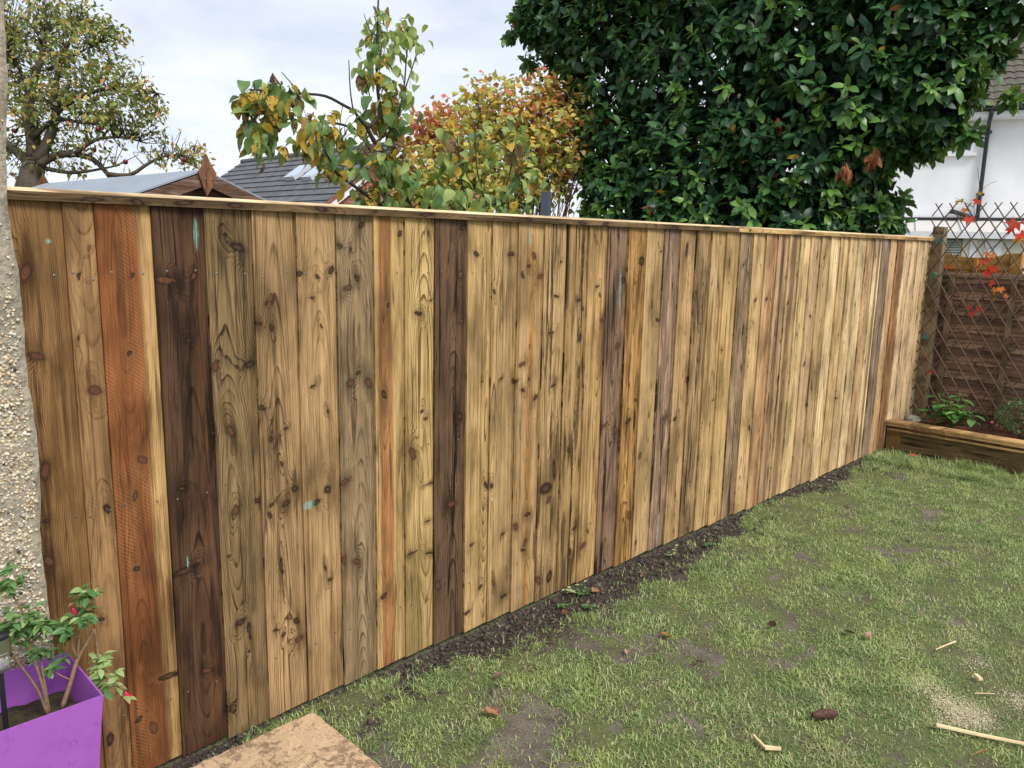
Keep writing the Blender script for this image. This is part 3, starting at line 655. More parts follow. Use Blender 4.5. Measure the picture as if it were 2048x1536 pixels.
for z, xe in zip(prof_z, edge):
    cols.append([(-2.6, -.10, z), (xe-.05, -.10+rw.uniform(-.002, .002), z), (xe-.014, -.098+rw.uniform(-.002, .002), z), (xe-.003, -.092, z), (xe, -.08, z), (xe+.001, -.04, z), (xe, -.017, z), (-2.6, -.017, z)])
vs_ = [p for c_ in cols for p in c_]
fs_ = [(k*8+e, k*8+(e+1) % 8, (k+1)*8+(e+1) % 8, (k+1)*8+e) for k in range(len(cols)-1) for e in range(8)]
fs_ += [tuple(range(7, -1, -1)), tuple((len(cols)-1)*8+k for k in range(8))]
wall.add(vs_, fs_)
wall_o = tag(wall.obj('pebbledash_wall', mortar), 'pale pebbledash wall at the left end of the fence', 'wall')
n = 26000
r = np.random.default_rng(8)
x = r.uniform(-.02, .53, n); z = r.uniform(.12, 2.45, n)
xe = np.interp(z, prof_z, edge)
dens = np.clip((1.62-z)/.25, .10, 1)*np.clip((xe-.012-x)/.02, 0, 1)
kp = r.random(n) < dens; x, z = x[kp], z[kp]
rs = np.clip(r.normal(.0052, .0015, len(x)), .0022, .010)
m_, t, b = new_mat('dash_pebble')
rnd = t.node('ShaderNodeNewGeometry').outputs['Random Per Island']
t.put(b.inputs['Base Color'], t.ramp(rnd, [(0, lin(196,182,158)), (.3, lin(214,198,170)), (.5, lin(186,160,126)), (.66, lin(172,166,158)), (.8, lin(224,214,196)), (.9, lin(150,126,98)), (.945, lin(92,84,80)), (.97, lin(48,46,52)), (1, lin(150,84,60))], 'CONSTANT'))
b.inputs['Roughness'].default_value = .55
peb = link('pebbles', blobs(len(x), 6, x, -.0985-r.uniform(0, .0012, len(x)), z, rs, m_, 'pebbles', .75, .25), wall_o)
peb['kind'] = 'stuff'

# ------------------------------------------------------------------ stone slab in the grass
m_, t, b = new_mat('muddy_sandstone')
co = t.node('ShaderNodeTexCoord').outputs['Object']
n1 = t.noise(co, 38, 6, .7, .8); n2 = t.noise(co, 6, 4, .6, .5); n3 = t.noise(co, 150, 4, .6)
col = t.mix(t.mr(n3, .3, .7), lin(208,178,142), lin(186,156,122))
mudm = t.mr(t.m('ADD', t.m('MULTIPLY', n1, .65), t.m('MULTIPLY', n2, .45)), .53, .63)
col = t.mix(t.m('MULTIPLY', mudm, .8), col, lin(118,96,76))
t.put(b.inputs['Base Color'], col); b.inputs['Roughness'].default_value = .8
t.put(b.inputs['Normal'], t.bump(t.m('ADD', n1, t.m('MULTIPLY', n3, .4)), .5, .006))
slab = MB(); ns = 24
rs_ = random.Random(4)
pts = []
lo, hi = (.735, -.70), (1.338, -.092)
for i in range(ns): pts.append((lo[0]+(hi[0]-lo[0])*i/ns, lo[1]+rs_.uniform(-.004, .004)))
for i in range(ns): pts.append((hi[0]+rs_.uniform(-.004, .003), lo[1]+(hi[1]-lo[1])*i/ns))
for i in range(ns): pts.append((hi[0]-(hi[0]-lo[0])*i/ns, hi[1]+rs_.uniform(-.004, .004)))
for i in range(ns): pts.append((lo[0]+rs_.uniform(-.004, .004), hi[1]-(hi[1]-lo[1])*i/ns))
c_ = Vector((sum(p[0] for p in pts)/len(pts), sum(p[1] for p in pts)/len(pts)))
rings = [(1.0, -.04), (1.0, .0), (.992, .006), (.97, .0085), (.5, .009), (.0, .009)]
vs_ = []
for s_, z in rings[:-1]:
    vs_ += [(c_.x+(p[0]-c_.x)*s_, c_.y+(p[1]-c_.y)*s_, z+(rs_.uniform(-.0015, .0015) if 0 < z else 0)) for p in pts]
vs_.append((c_.x, c_.y, .009)); N_ = len(pts)
fs_ = [(k*N_+e, k*N_+(e+1) % N_, (k+1)*N_+(e+1) % N_, (k+1)*N_+e) for k in range(4) for e in range(N_)]
fs_ += [(4*N_+e, 4*N_+(e+1) % N_, 5*N_) for e in range(N_)]
tag(slab.add(vs_, fs_).obj('paving_slab', m_, smooth=False), 'square tan stone slab smeared with mud, set in the grass by the fence', 'slab')

# ---- measured positions (metres)
PEAR_BRANCHES = [([(2.422, 0.72, 1.763), (2.395, 0.72, 1.833), (2.342, 0.72, 1.955), (2.273, 0.72, 2.052), (2.202, 0.72, 2.113), (2.162, 0.72, 2.168)], 0.016, 0.01), ([(2.162, 0.72, 2.168), (2.228, 0.72, 2.241), (2.219, 0.72, 2.344), (2.215, 0.72, 2.473), (2.22, 0.72, 2.576), (2.226, 0.72, 2.709), (2.23, 0.72, 2.754)], 0.009, 0.003), ([(2.162, 0.72, 2.168), (2.105, 0.701, 2.205), (2.062, 0.683, 2.23), (1.996, 0.664, 2.245), (1.896, 0.645, 2.266), (1.772, 0.626, 2.256), (1.68, 0.607, 2.244), (1.586, 0.589, 2.237), (1.521, 0.57, 2.229)], 0.008, 0.0035), ([(2.202, 0.72, 2.113), (2.318, 0.745, 2.19), (2.399, 0.77, 2.348), (2.441, 0.795, 2.534), (2.478, 0.82, 2.679)], 0.006, 0.0025), ([(2.437, 0.82, 2.359), (2.51, 0.82, 2.535), (2.521, 0.82, 2.585)], 0.004, 0.002), ([(2.342, 0.72, 1.955), (2.29, 0.757, 1.912), (2.275, 0.795, 1.981), (2.251, 0.833, 2.091), (2.194, 0.87, 2.183)], 0.011, 0.004), ([(2.256, 0.7, 1.812), (2.11, 0.68, 1.879), (1.995, 0.66, 1.936), (1.937, 0.64, 1.963), (1.875, 0.62, 2.043), (1.822, 0.6, 2.109)], 0.009, 0.003), ([(2.181, 0.85, 2.18), (2.068, 0.85, 2.194), (1.921, 0.85, 2.171), (1.856, 0.85, 2.189), (1.762, 0.85, 2.153), (1.7, 0.85, 2.164)], 0.006, 0.0025), ([(2.273, 0.72, 2.052), (2.334, 0.72, 2.085), (2.395, 0.72, 2.084)], 0.004, 0.002), ([(2.073, 0.7, 2.233), (2.059, 0.7, 2.32), (2.054, 0.7, 2.443)], 0.004, 0.002), ([(1.768, 0.62, 2.255), (1.729, 0.62, 2.287), (1.683, 0.62, 2.326)], 0.003, 0.0015), ([(1.676, 0.6, 2.243), (1.61, 0.6, 2.2), (1.545, 0.6, 2.152), (1.543, 0.6, 2.102)], 0.003, 0.0015), ([(2.207, 0.7, 2.57), (2.166, 0.7, 2.587), (2.135, 0.7, 2.65)], 0.003, 0.0015), ([(2.121, 0.7, 2.213), (2.162, 0.7, 2.302), (2.131, 0.7, 2.393)], 0.004, 0.002)]
PEAR_NODES = [(1.971, 0.753, 2.182), (1.888, 0.62, 2.097), (1.692, 0.491, 2.14), (1.613, 0.746, 2.14), (1.506, 0.501, 2.049), (1.64, 0.708, 2.044), (1.779, 0.567, 2.05), (1.904, 0.611, 2.165), (1.59, 0.62, 2.101), (1.76, 0.451, 2.122), (1.51, 0.501, 2.094), (1.686, 0.701, 2.145), (1.533, 0.556, 2.087), (1.763, 0.604, 2.04), (1.756, 0.563, 2.054), (1.758, 0.573, 2.077), (1.941, 0.785, 2.198), (1.969, 0.657, 2.121), (1.788, 0.621, 2.171), (1.673, 0.73, 2.04), (1.855, 0.678, 2.065), (2.038, 0.799, 2.042), (2.183, 0.718, 2.043), (2.272, 0.866, 2.153), (2.289, 0.967, 2.242), (2.168, 0.942, 2.114), (1.85, 0.62, 2.079), (1.856, 0.491, 2.114), (2.054, 0.816, 1.995), (2.12, 0.841, 2.126), (2.075, 0.542, 2.04), (2.112, 0.577, 2.009), (2.014, 0.87, 2.093), (2.039, 0.74, 2.109), (2.037, 0.716, 2.159), (2.034, 0.849, 2.099), (2.191, 0.816, 2.035), (1.806, 0.551, 1.989), (2.171, 0.742, 2.202), (2.025, 0.69, 1.986), (1.908, 0.61, 1.99), (2.106, 0.919, 1.998), (2.086, 0.991, 2.127), (2.289, 0.795, 2.022), (2.254, 0.707, 2.023), (2.246, 0.747, 1.991), (2.252, 0.607, 1.895), (2.267, 0.694, 1.973), (2.38, 0.843, 2.086), (2.266, 0.719, 2.028), (2.106, 0.692, 1.871), (2.19, 0.799, 1.882), (2.267, 0.642, 2.004), (2.151, 0.718, 2.038), (2.249, 0.665, 2.009), (2.24, 0.816, 1.914), (2.226, 0.715, 2.072), (2.222, 0.676, 2.073), (2.283, 0.676, 1.91), (2.223, 0.77, 2.58), (2.281, 0.792, 2.438), (2.28, 0.758, 2.273), (2.224, 0.758, 2.372), (2.277, 0.798, 2.588), (2.179, 0.701, 2.464), (2.269, 0.735, 2.311), (2.127, 0.674, 2.424), (2.25, 0.787, 2.583), (2.234, 0.676, 2.474), (2.143, 0.639, 2.53), (2.263, 0.703, 2.307), (2.181, 0.644, 2.47), (2.245, 0.696, 2.283), (2.213, 0.808, 2.391), (2.284, 0.751, 2.51), (2.31, 0.83, 2.622), (2.155, 0.661, 2.27), (2.25, 0.715, 2.455), (2.234, 0.745, 2.267), (2.248, 0.776, 2.521), (2.265, 0.785, 2.242), (2.304, 0.64, 2.258), (2.422, 0.814, 2.237), (2.3, 0.76, 2.224), (2.267, 0.741, 2.249), (2.351, 0.806, 2.225), (2.41, 0.827, 2.311), (2.363, 0.76, 2.205), (2.332, 0.726, 2.421), (2.312, 0.734, 2.254), (2.552, 0.918, 2.42), (2.351, 0.683, 2.354), (2.313, 0.744, 2.169), (2.321, 0.785, 2.377), (2.396, 0.808, 2.265), (1.682, 0.621, 2.19), (1.622, 0.611, 2.279), (1.698, 0.602, 2.268), (1.736, 0.637, 2.257), (1.733, 0.671, 2.258), (1.506, 0.587, 2.204), (1.711, 0.685, 2.196), (1.587, 0.579, 2.215), (1.707, 0.583, 2.242), (1.61, 0.552, 2.222), (1.646, 0.525, 2.193), (1.568, 0.613, 2.187), (1.525, 0.566, 2.235), (1.575, 0.592, 2.18), (2.222, 0.72, 2.548), (2.301, 0.735, 2.596), (2.278, 0.722, 2.552), (2.293, 0.718, 2.657), (2.259, 0.706, 2.573), (2.23, 0.753, 2.632), (2.275, 0.756, 2.602), (2.313, 0.768, 2.583), (2.226, 0.719, 2.674), (2.234, 0.699, 2.674), (2.528, 0.853, 2.68), (2.441, 0.808, 2.7), (2.497, 0.817, 2.626), (2.475, 0.8, 2.598), (2.394, 0.779, 2.639), (2.461, 0.809, 2.535), (2.485, 0.819, 2.647), (2.461, 0.834, 2.654), (2.446, 0.789, 1.983), (2.309, 0.703, 2.019), (2.372, 0.741, 2.009), (2.328, 0.702, 1.991), (2.24, 0.515, 2.08), (2.464, 0.863, 2.101), (2.284, 0.646, 2.07), (2.343, 0.695, 2.1), (2.349, 0.657, 2.009), (2.126, 0.678, 1.809), (2.226, 0.563, 1.83), (2.087, 0.613, 1.867), (2.152, 0.682, 1.825), (2.111, 0.524, 1.843), (2.056, 0.59, 1.806), (2.058, 0.592, 1.861), (2.182, 0.608, 1.859), (1.6, 0.576, 2.13), (1.602, 0.596, 2.122), (1.584, 0.617, 2.05), (1.545, 0.595, 2.086), (1.544, 0.567, 2.061), (1.501, 0.552, 2.093), (1.531, 0.558, 2.125), (1.571, 0.571, 2.108)]
SMALL_PEAR_BRANCHES = [([(2.538, 0.5, 1.756), (2.586, 0.5, 1.818), (2.701, 0.5, 1.853), (2.805, 0.5, 1.864), (2.931, 0.5, 1.876), (2.987, 0.5, 1.847)], 0.009, 0.004), ([(2.701, 0.5, 1.853), (2.64, 0.5, 1.999), (2.621, 0.5, 2.167), (2.611, 0.5, 2.247)], 0.005, 0.002), ([(2.853, 0.55, 1.867), (2.912, 0.55, 2.033), (2.919, 0.55, 2.115), (2.972, 0.55, 2.17), (2.979, 0.55, 2.245)], 0.005, 0.002), ([(2.675, 0.6, 1.822), (2.623, 0.6, 1.972), (2.605, 0.6, 2.09), (2.596, 0.6, 2.172)], 0.004, 0.002), ([(2.931, 0.5, 1.876), (2.945, 0.5, 1.99), (2.916, 0.5, 2.05)], 0.004, 0.002)]
SMALL_PEAR_NODES = [(2.818, 0.503, 1.917), (2.383, 0.41, 1.855), (2.756, 0.511, 1.853), (2.439, 0.441, 1.903), (2.517, 0.417, 1.913), (2.869, 0.466, 1.852), (2.766, 0.499, 1.939), (2.51, 0.539, 1.887), (2.966, 0.588, 1.876), (2.507, 0.455, 1.822), (2.435, 0.37, 1.839), (2.702, 0.555, 1.917), (2.796, 0.514, 1.899), (2.591, 0.535, 1.893), (2.476, 0.547, 2.176), (2.571, 0.552, 2.083), (2.552, 0.614, 2.137), (2.606, 0.529, 2.037), (2.769, 0.62, 2.142), (2.501, 0.587, 2.053), (2.524, 0.534, 2.081), (2.55, 0.556, 2.127), (2.799, 0.659, 2.215), (2.704, 0.549, 2.146), (2.968, 0.5, 2.009), (2.963, 0.5, 1.981), (2.956, 0.506, 2.167), (2.873, 0.473, 2.171), (2.891, 0.549, 2.006), (2.947, 0.485, 2.116), (2.897, 0.52, 2.136), (2.936, 0.523, 2.005), (2.943, 0.633, 2.311), (2.8, 0.599, 2.127), (2.727, 0.581, 2.179), (2.788, 0.563, 2.155), (2.963, 0.633, 2.3), (2.744, 0.502, 2.222), (2.846, 0.568, 2.162), (2.922, 0.616, 2.155), (2.601, 0.465, 1.896), (2.633, 0.518, 1.902), (2.441, 0.511, 1.825), (2.658, 0.558, 1.885), (2.369, 0.388, 1.882), (2.414, 0.607, 1.899), (2.427, 0.543, 1.94), (2.39, 0.459, 1.856), (2.888, 0.47, 1.92), (2.962, 0.484, 1.898), (2.96, 0.465, 1.873), (2.863, 0.445, 1.855), (2.874, 0.435, 1.901)]
LAUREL_BLOBS = [(7.044, 3.512, 4.012, 0.62), (6.936, 3.975, 4.277, 0.42), (6.76, 4.108, 4.108, 0.22), (7.141, 2.981, 3.444, 0.8), (7.554, 3.155, 4.614, 1.0), (6.752, 2.742, 2.673, 0.5), (6.494, 2.58, 2.156, 0.42), (6.887, 1.949, 2.351, 0.72), (7.354, 2.026, 3.358, 1.0), (7.545, 1.374, 3.801, 1.0), (7.237, 1.212, 2.527, 0.8), (7.405, 0.795, 2.116, 0.45), (7.354, 0.793, 3.033, 0.8), (7.406, 0.427, 3.493, 0.72), (7.353, 0.056, 3.522, 0.52), (7.24, 0.044, 3.035, 0.4), (7.289, -0.23, 3.275, 0.26), (7.425, 0.355, 2.725, 0.32), (7.404, -0.381, 3.699, 0.36), (7.337, 0.663, 2.46, 0.38), (7.532, 2.251, 4.932, 1.2), (7.819, 0.856, 4.537, 1.0), (7.339, -0.0, 2.687, 0.2), (6.556, 2.048, 2.005, 0.45), (6.843, 1.463, 1.964, 0.5), (7.041, 0.966, 1.923, 0.45), (7.463, 0.552, 1.958, 0.24)]
LAUREL_SPRAYS = [(6.608, 4.273, 4.158, 0.16), (6.544, 4.281, 3.938, 0.12), (6.595, 4.011, 3.646, 0.16), (7.285, -0.25, 2.621, 0.16), (7.352, -0.541, 2.87, 0.16), (7.603, 0.315, 2.137, 0.16), (7.562, 0.299, 1.916, 0.14), (7.399, 0.039, 2.513, 0.16), (6.605, 3.784, 3.359, 0.14)]
BUSH_BLOBS = [(5.738, 4.519, 2.842, 0.3, 0), (5.635, 4.632, 2.877, 0.18, 0), (5.57, 4.465, 2.53, 0.22, 1), (5.808, 4.146, 2.78, 0.36, 2), (5.995, 3.846, 2.903, 0.4, 2), (6.318, 3.539, 2.964, 0.4, 1), (6.477, 3.588, 3.216, 0.18, 1), (6.421, 3.237, 2.75, 0.36, 2), (5.797, 3.627, 2.394, 0.48, 3), (5.413, 3.963, 2.207, 0.42, 3), (6.199, 3.373, 2.413, 0.4, 3), (5.14, 4.07, 2.12, 0.26, 4), (6.426, 3.16, 2.47, 0.25, 3), (6.011, 4.179, 3.139, 0.22, 2), (5.62, 3.582, 2.084, 0.4, 3), (5.177, 3.996, 1.972, 0.3, 4)]
BUSH_BASE = (5.801, 3.534, 1.485)
APPLE_BLOBS = [(3.078, 8.803, 3.547, 0.72), (3.385, 8.23, 3.636, 0.52), (3.0, 9.175, 4.136, 0.6), (3.519, 7.86, 3.274, 0.48), (3.217, 8.255, 3.077, 0.6), (3.617, 7.548, 3.004, 0.36), (2.874, 9.015, 3.018, 0.55), (3.689, 7.257, 2.71, 0.22), (3.808, 6.943, 2.508, 0.2), (4.027, 6.718, 2.487, 0.17), (3.47, 8.453, 4.277, 0.22), (3.252, 8.828, 4.327, 0.3), (3.618, 7.938, 3.969, 0.16), (3.425, 7.835, 2.809, 0.4), (2.503, 9.718, 3.75, 0.8), (3.067, 8.424, 2.585, 0.4), (2.71, 9.185, 2.479, 0.3), (3.702, 7.367, 3.191, 0.15), (3.768, 7.265, 3.051, 0.1)]
APPLE_BRANCHES = [([(2.623, 8.488, 1.098), (2.729, 8.593, 1.927), (2.786, 8.627, 2.282), (2.847, 8.627, 2.52)], 0.17, 0.13), ([(2.847, 8.627, 2.52), (2.86, 8.682, 2.786), (2.847, 8.763, 3.051), (2.906, 8.779, 3.347), (3.023, 8.754, 3.704), (3.127, 8.741, 4.061)], 0.1, 0.02), ([(2.854, 8.54, 2.487), (2.981, 8.489, 2.784), (3.073, 8.472, 3.08), (3.113, 8.522, 3.433), (3.233, 8.501, 3.817), (3.442, 8.383, 4.175)], 0.07, 0.012), ([(2.837, 8.403, 2.45), (2.975, 8.293, 2.558), (3.146, 8.129, 2.586), (3.286, 7.975, 2.532), (3.392, 7.825, 2.361), (3.42, 7.765, 2.235)], 0.05, 0.02), ([(2.816, 8.723, 2.493), (2.722, 8.847, 2.609), (2.648, 8.947, 2.708), (2.48, 9.171, 2.928)], 0.07, 0.03), ([(3.024, 8.299, 3.057), (3.199, 8.162, 3.207), (3.421, 7.972, 3.329), (3.675, 7.727, 3.365), (3.957, 7.424, 3.287)], 0.035, 0.006), ([(3.095, 7.96, 2.572), (3.278, 7.819, 2.737), (3.488, 7.618, 2.772), (3.688, 7.405, 2.72)], 0.03, 0.006), ([(3.283, 7.497, 2.34), (3.465, 7.314, 2.334), (3.643, 7.172, 2.479), (3.835, 7.003, 2.569), (4.051, 6.771, 2.508)], 0.03, 0.006), ([(2.83, 8.565, 2.774), (3.039, 8.41, 2.984), (3.246, 8.196, 2.961), (3.496, 7.941, 2.939)], 0.035, 0.008), ([(2.937, 8.897, 3.365), (2.84, 9.085, 3.719), (2.794, 9.222, 4.075)], 0.03, 0.008), ([(3.041, 8.557, 3.568), (3.293, 8.351, 3.75), (3.591, 8.108, 3.963)], 0.025, 0.006), ([(2.87, 8.436, 2.425), (3.096, 8.197, 2.373), (3.31, 7.991, 2.409), (3.528, 7.79, 2.474)], 0.03, 0.008)]
APPLE_FRUIT = [(3.245, 7.591, 2.838), (3.426, 7.317, 2.475), (3.865, 6.74, 2.502), (3.257, 7.811, 2.622), (2.687, 8.727, 2.846)]
VINE_LEAVES = [(7.49, -0.333, 2.068, 0.075, 0), (7.49, -0.299, 1.933, 0.1, 0), (7.49, -0.262, 1.995, 0.06, 1), (7.49, -0.64, 1.9, 0.13, 0), (7.49, -0.699, 1.813, 0.12, 0), (7.49, -0.611, 1.844, 0.09, 0), (7.49, -0.69, 1.773, 0.09, 1), (7.49, -0.466, 1.59, 0.09, 0), (7.49, -0.53, 1.539, 0.1, 0), (7.49, -0.481, 1.488, 0.095, 0), (7.49, -0.529, 1.42, 0.075, 0), (7.49, -0.559, 1.351, 0.07, 1), (7.49, -0.606, 1.358, 0.07, 1), (7.49, -0.643, 1.319, 0.05, 1), (7.49, -0.466, 1.648, 0.07, 1), (7.49, -0.511, 1.641, 0.07, 1), (7.49, -0.375, 1.188, 0.06, 0), (7.49, -0.468, 1.204, 0.07, 0), (7.49, -0.406, 1.152, 0.065, 0), (7.49, -0.171, 1.517, 0.05, 0), (7.49, -0.201, 2.062, 0.05, 2), (7.49, -0.232, 2.09, 0.05, 2), (7.49, -0.348, 2.137, 0.05, 2), (7.49, -0.153, 0.603, 0.05, 0)]
VINE_STEMS = [[(7.5, -0.657, 0.318), (7.5, -0.631, 0.7), (7.5, -0.529, 1.111), (7.5, -0.539, 1.35), (7.5, -0.482, 1.525), (7.5, -0.452, 1.688), (7.5, -0.365, 1.892), (7.5, -0.323, 2.036), (7.5, -0.341, 2.137), (7.5, -0.403, 2.216), (7.5, -0.472, 2.246)], [(7.5, -0.539, 1.35), (7.5, -0.633, 1.327), (7.5, -0.726, 1.292)], [(7.5, -0.452, 1.688), (7.5, -0.547, 1.751), (7.5, -0.641, 1.873), (7.5, -0.697, 1.932)], [(7.5, -0.323, 2.036), (7.5, -0.25, 2.078), (7.5, -0.168, 2.121)], [(7.5, -0.529, 1.111), (7.5, -0.428, 1.166), (7.5, -0.368, 1.192)], [(7.5, -0.356, 2.137), (7.5, -0.335, 2.259), (7.5, -0.313, 2.36)]]
FUCHSIA_STEMS = [([(0.468, -0.29, 0.47), (0.466, -0.29, 0.527), (0.455, -0.28, 0.609), (0.448, -0.27, 0.662), (0.448, -0.27, 0.729)], 0.0045, 0.002), ([(0.468, -0.29, 0.47), (0.451, -0.29, 0.547), (0.417, -0.3, 0.632), (0.401, -0.31, 0.669)], 0.004, 0.0025), ([(0.473, -0.29, 0.468), (0.469, -0.28, 0.562), (0.471, -0.26, 0.636)], 0.004, 0.002), ([(0.507, -0.27, 0.465), (0.529, -0.27, 0.52), (0.551, -0.27, 0.582), (0.585, -0.27, 0.633), (0.596, -0.27, 0.653)], 0.0068, 0.004), ([(0.551, -0.27, 0.582), (0.559, -0.27, 0.635), (0.567, -0.27, 0.688), (0.578, -0.27, 0.74)], 0.004, 0.002), ([(0.551, -0.27, 0.582), (0.545, -0.26, 0.622), (0.544, -0.26, 0.651)], 0.003, 0.002), ([(0.596, -0.27, 0.653), (0.6, -0.27, 0.606), (0.598, -0.28, 0.561), (0.6, -0.3, 0.54), (0.619, -0.31, 0.512), (0.639, -0.34, 0.489)], 0.0035, 0.0015), ([(0.538, -0.27, 0.527), (0.508, -0.27, 0.556), (0.496, -0.27, 0.575)], 0.002, 0.001), ([(0.448, -0.27, 0.662), (0.5, -0.25, 0.69), (0.524, -0.25, 0.696)], 0.003, 0.0015), ([(0.448, -0.27, 0.729), (0.424, -0.28, 0.794), (0.411, -0.28, 0.836)], 0.003, 0.0015), ([(0.401, -0.31, 0.669), (0.379, -0.32, 0.746), (0.363, -0.32, 0.79)], 0.003, 0.0015)]
FUCHSIA_NODES = [(0.467, -0.262, 0.701, 0), (0.424, -0.261, 0.715, 0), (0.442, -0.273, 0.724, 0), (0.408, -0.321, 0.735, 0), (0.495, -0.26, 0.687, 0), (0.485, -0.224, 0.705, 0), (0.415, -0.263, 0.708, 0), (0.481, -0.298, 0.708, 0), (0.46, -0.274, 0.759, 0), (0.43, -0.275, 0.684, 0), (0.431, -0.287, 0.737, 0), (0.424, -0.296, 0.714, 0), (0.442, -0.273, 0.743, 0), (0.451, -0.281, 0.738, 0), (0.453, -0.251, 0.683, 0), (0.438, -0.303, 0.746, 0), (0.523, -0.253, 0.656, 0), (0.541, -0.268, 0.691, 0), (0.547, -0.248, 0.693, 0), (0.521, -0.225, 0.67, 0), (0.473, -0.302, 0.727, 0), (0.477, -0.268, 0.715, 0), (0.495, -0.273, 0.695, 0), (0.457, -0.252, 0.703, 0), (0.484, -0.225, 0.701, 0), (0.531, -0.247, 0.657, 0), (0.418, -0.269, 0.833, 0), (0.412, -0.28, 0.838, 0), (0.408, -0.299, 0.822, 0), (0.439, -0.289, 0.843, 0), (0.423, -0.29, 0.845, 0), (0.416, -0.29, 0.885, 0), (0.406, -0.27, 0.833, 0), (0.404, -0.271, 0.689, 0), (0.411, -0.279, 0.726, 0), (0.383, -0.271, 0.734, 0), (0.403, -0.312, 0.773, 0), (0.408, -0.278, 0.711, 0), (0.368, -0.305, 0.779, 0), (0.378, -0.3, 0.745, 0), (0.399, -0.288, 0.736, 0), (0.398, -0.324, 0.743, 0), (0.599, -0.261, 0.734, 0), (0.583, -0.258, 0.762, 0), (0.572, -0.244, 0.755, 0), (0.575, -0.252, 0.738, 0), (0.599, -0.285, 0.768, 0), (0.569, -0.335, 0.781, 0), (0.582, -0.254, 0.737, 0), (0.581, -0.265, 0.75, 0), (0.564, -0.264, 0.7, 0), (0.576, -0.249, 0.696, 0), (0.562, -0.325, 0.708, 0), (0.56, -0.29, 0.706, 0), (0.581, -0.245, 0.698, 0), (0.578, -0.241, 0.686, 0), (0.564, -0.296, 0.702, 0), (0.543, -0.238, 0.625, 0), (0.516, -0.228, 0.631, 0), (0.537, -0.29, 0.678, 0), (0.518, -0.254, 0.674, 0), (0.532, -0.293, 0.687, 0), (0.532, -0.233, 0.674, 0), (0.491, -0.254, 0.572, 0), (0.489, -0.274, 0.575, 0), (0.493, -0.269, 0.593, 0), (0.515, -0.259, 0.591, 0), (0.596, -0.303, 0.552, 1), (0.603, -0.285, 0.527, 1), (0.585, -0.283, 0.492, 1), (0.591, -0.301, 0.576, 1), (0.595, -0.286, 0.514, 1), (0.636, -0.285, 0.515, 1), (0.601, -0.269, 0.527, 1), (0.595, -0.307, 0.54, 1), (0.625, -0.313, 0.495, 1), (0.603, -0.327, 0.513, 1), (0.619, -0.305, 0.498, 1), (0.598, -0.294, 0.485, 1), (0.639, -0.329, 0.474, 1), (0.603, -0.271, 0.559, 1), (0.605, -0.269, 0.564, 1), (0.6, -0.269, 0.56, 1), (0.475, -0.273, 0.626, 0), (0.461, -0.275, 0.644, 0), (0.477, -0.263, 0.628, 0)]
FUCHSIA_BUDS = [(0.64, -0.34, 0.485), (0.55, -0.27, 0.727)]
LAMP_AT = (0.37, -0.33, 0.734)
TIES = [(7.53, -0.08, 1.766), (7.53, -0.064, 1.464), (7.53, -0.048, 0.927)]
POST_TOP = (7.55, -0.029, 1.881)
FALLEN = [(2.748, -0.636, 0.0, 'o'), (4.794, -0.953, 0.0, 'p'), (1.996, -0.361, 0.0, 'g'), (2.874, -0.136, 0.0, 'r'), (2.593, -0.188, 0.0, 'b'), (2.514, -0.604, 0.0, 'p'), (3.398, -1.245, 0.0, 'p'), (2.652, -0.866, 0.0, 'd'), (3.195, -0.903, 0.0, 'd'), (1.792, -0.535, 0.0, 'r'), (7.012, -0.286, 0.0, 'R'), (5.133, -0.447, 0.0, 'p'), (3.224, -0.182, 0.0, 'g'), (2.422, -0.032, 0.0, 'b'), (3.363, -1.183, 0.0, 'b'), (2.839, -1.843, 0.0, 't')]
SPLINTER = [(2.907, -1.677, 0.015), (2.96, -1.802, 0.015), (3.016, -1.923, 0.015), (3.043, -2.008, 0.015)]
CHIP = [(2.377, -1.251, 0.01), (2.342, -1.313, 0.01), (2.369, -1.357, 0.01)]
TWIGLET = [(3.504, -1.49, 0.012), (3.548, -1.502, 0.012), (3.645, -1.527, 0.012)]
WOODCHIP = (3.375, -1.687, 0.01)
CONE = (2.67, -1.375, 0.02)
TWIG2 = [(3.252, -1.708, 0.01), (3.298, -1.764, 0.01)]
SAWDUST = [(3.108, -1.697, 0.0, 0.05), (3.079, -1.756, 0.0, 0.05), (3.114, -1.635, 0.0, 0.03), (3.196, -1.547, 0.0, 0.05), (3.554, -1.646, 0.0, 0.05), (3.747, -1.535, 0.0, 0.06), (3.327, -1.834, 0.0, 0.05), (3.39, -1.384, 0.0, 0.06), (2.993, -1.697, 0.0, 0.05), (2.782, -1.327, 0.0, 0.05)]
WEEDS = [(2.8, -0.038, 0.0, 0.085, 1), (2.815, -0.105, -0.0, 0.07, 0), (3.535, -0.076, 0.0, 0.09, 1), (2.712, -0.193, 0.0, 0.05, 0), (3.844, -0.155, 0.0, 0.03, 0), (2.653, -0.103, -0.0, 0.03, 0)]
GREY_POST = [(3.694, 1.026, 1.984), (3.674, 1.001, 1.813)]
DEAD_AT = [(6.62, 0.41, 2.315), (6.714, 1.078, 2.768), (6.839, 0.294, 2.438)]

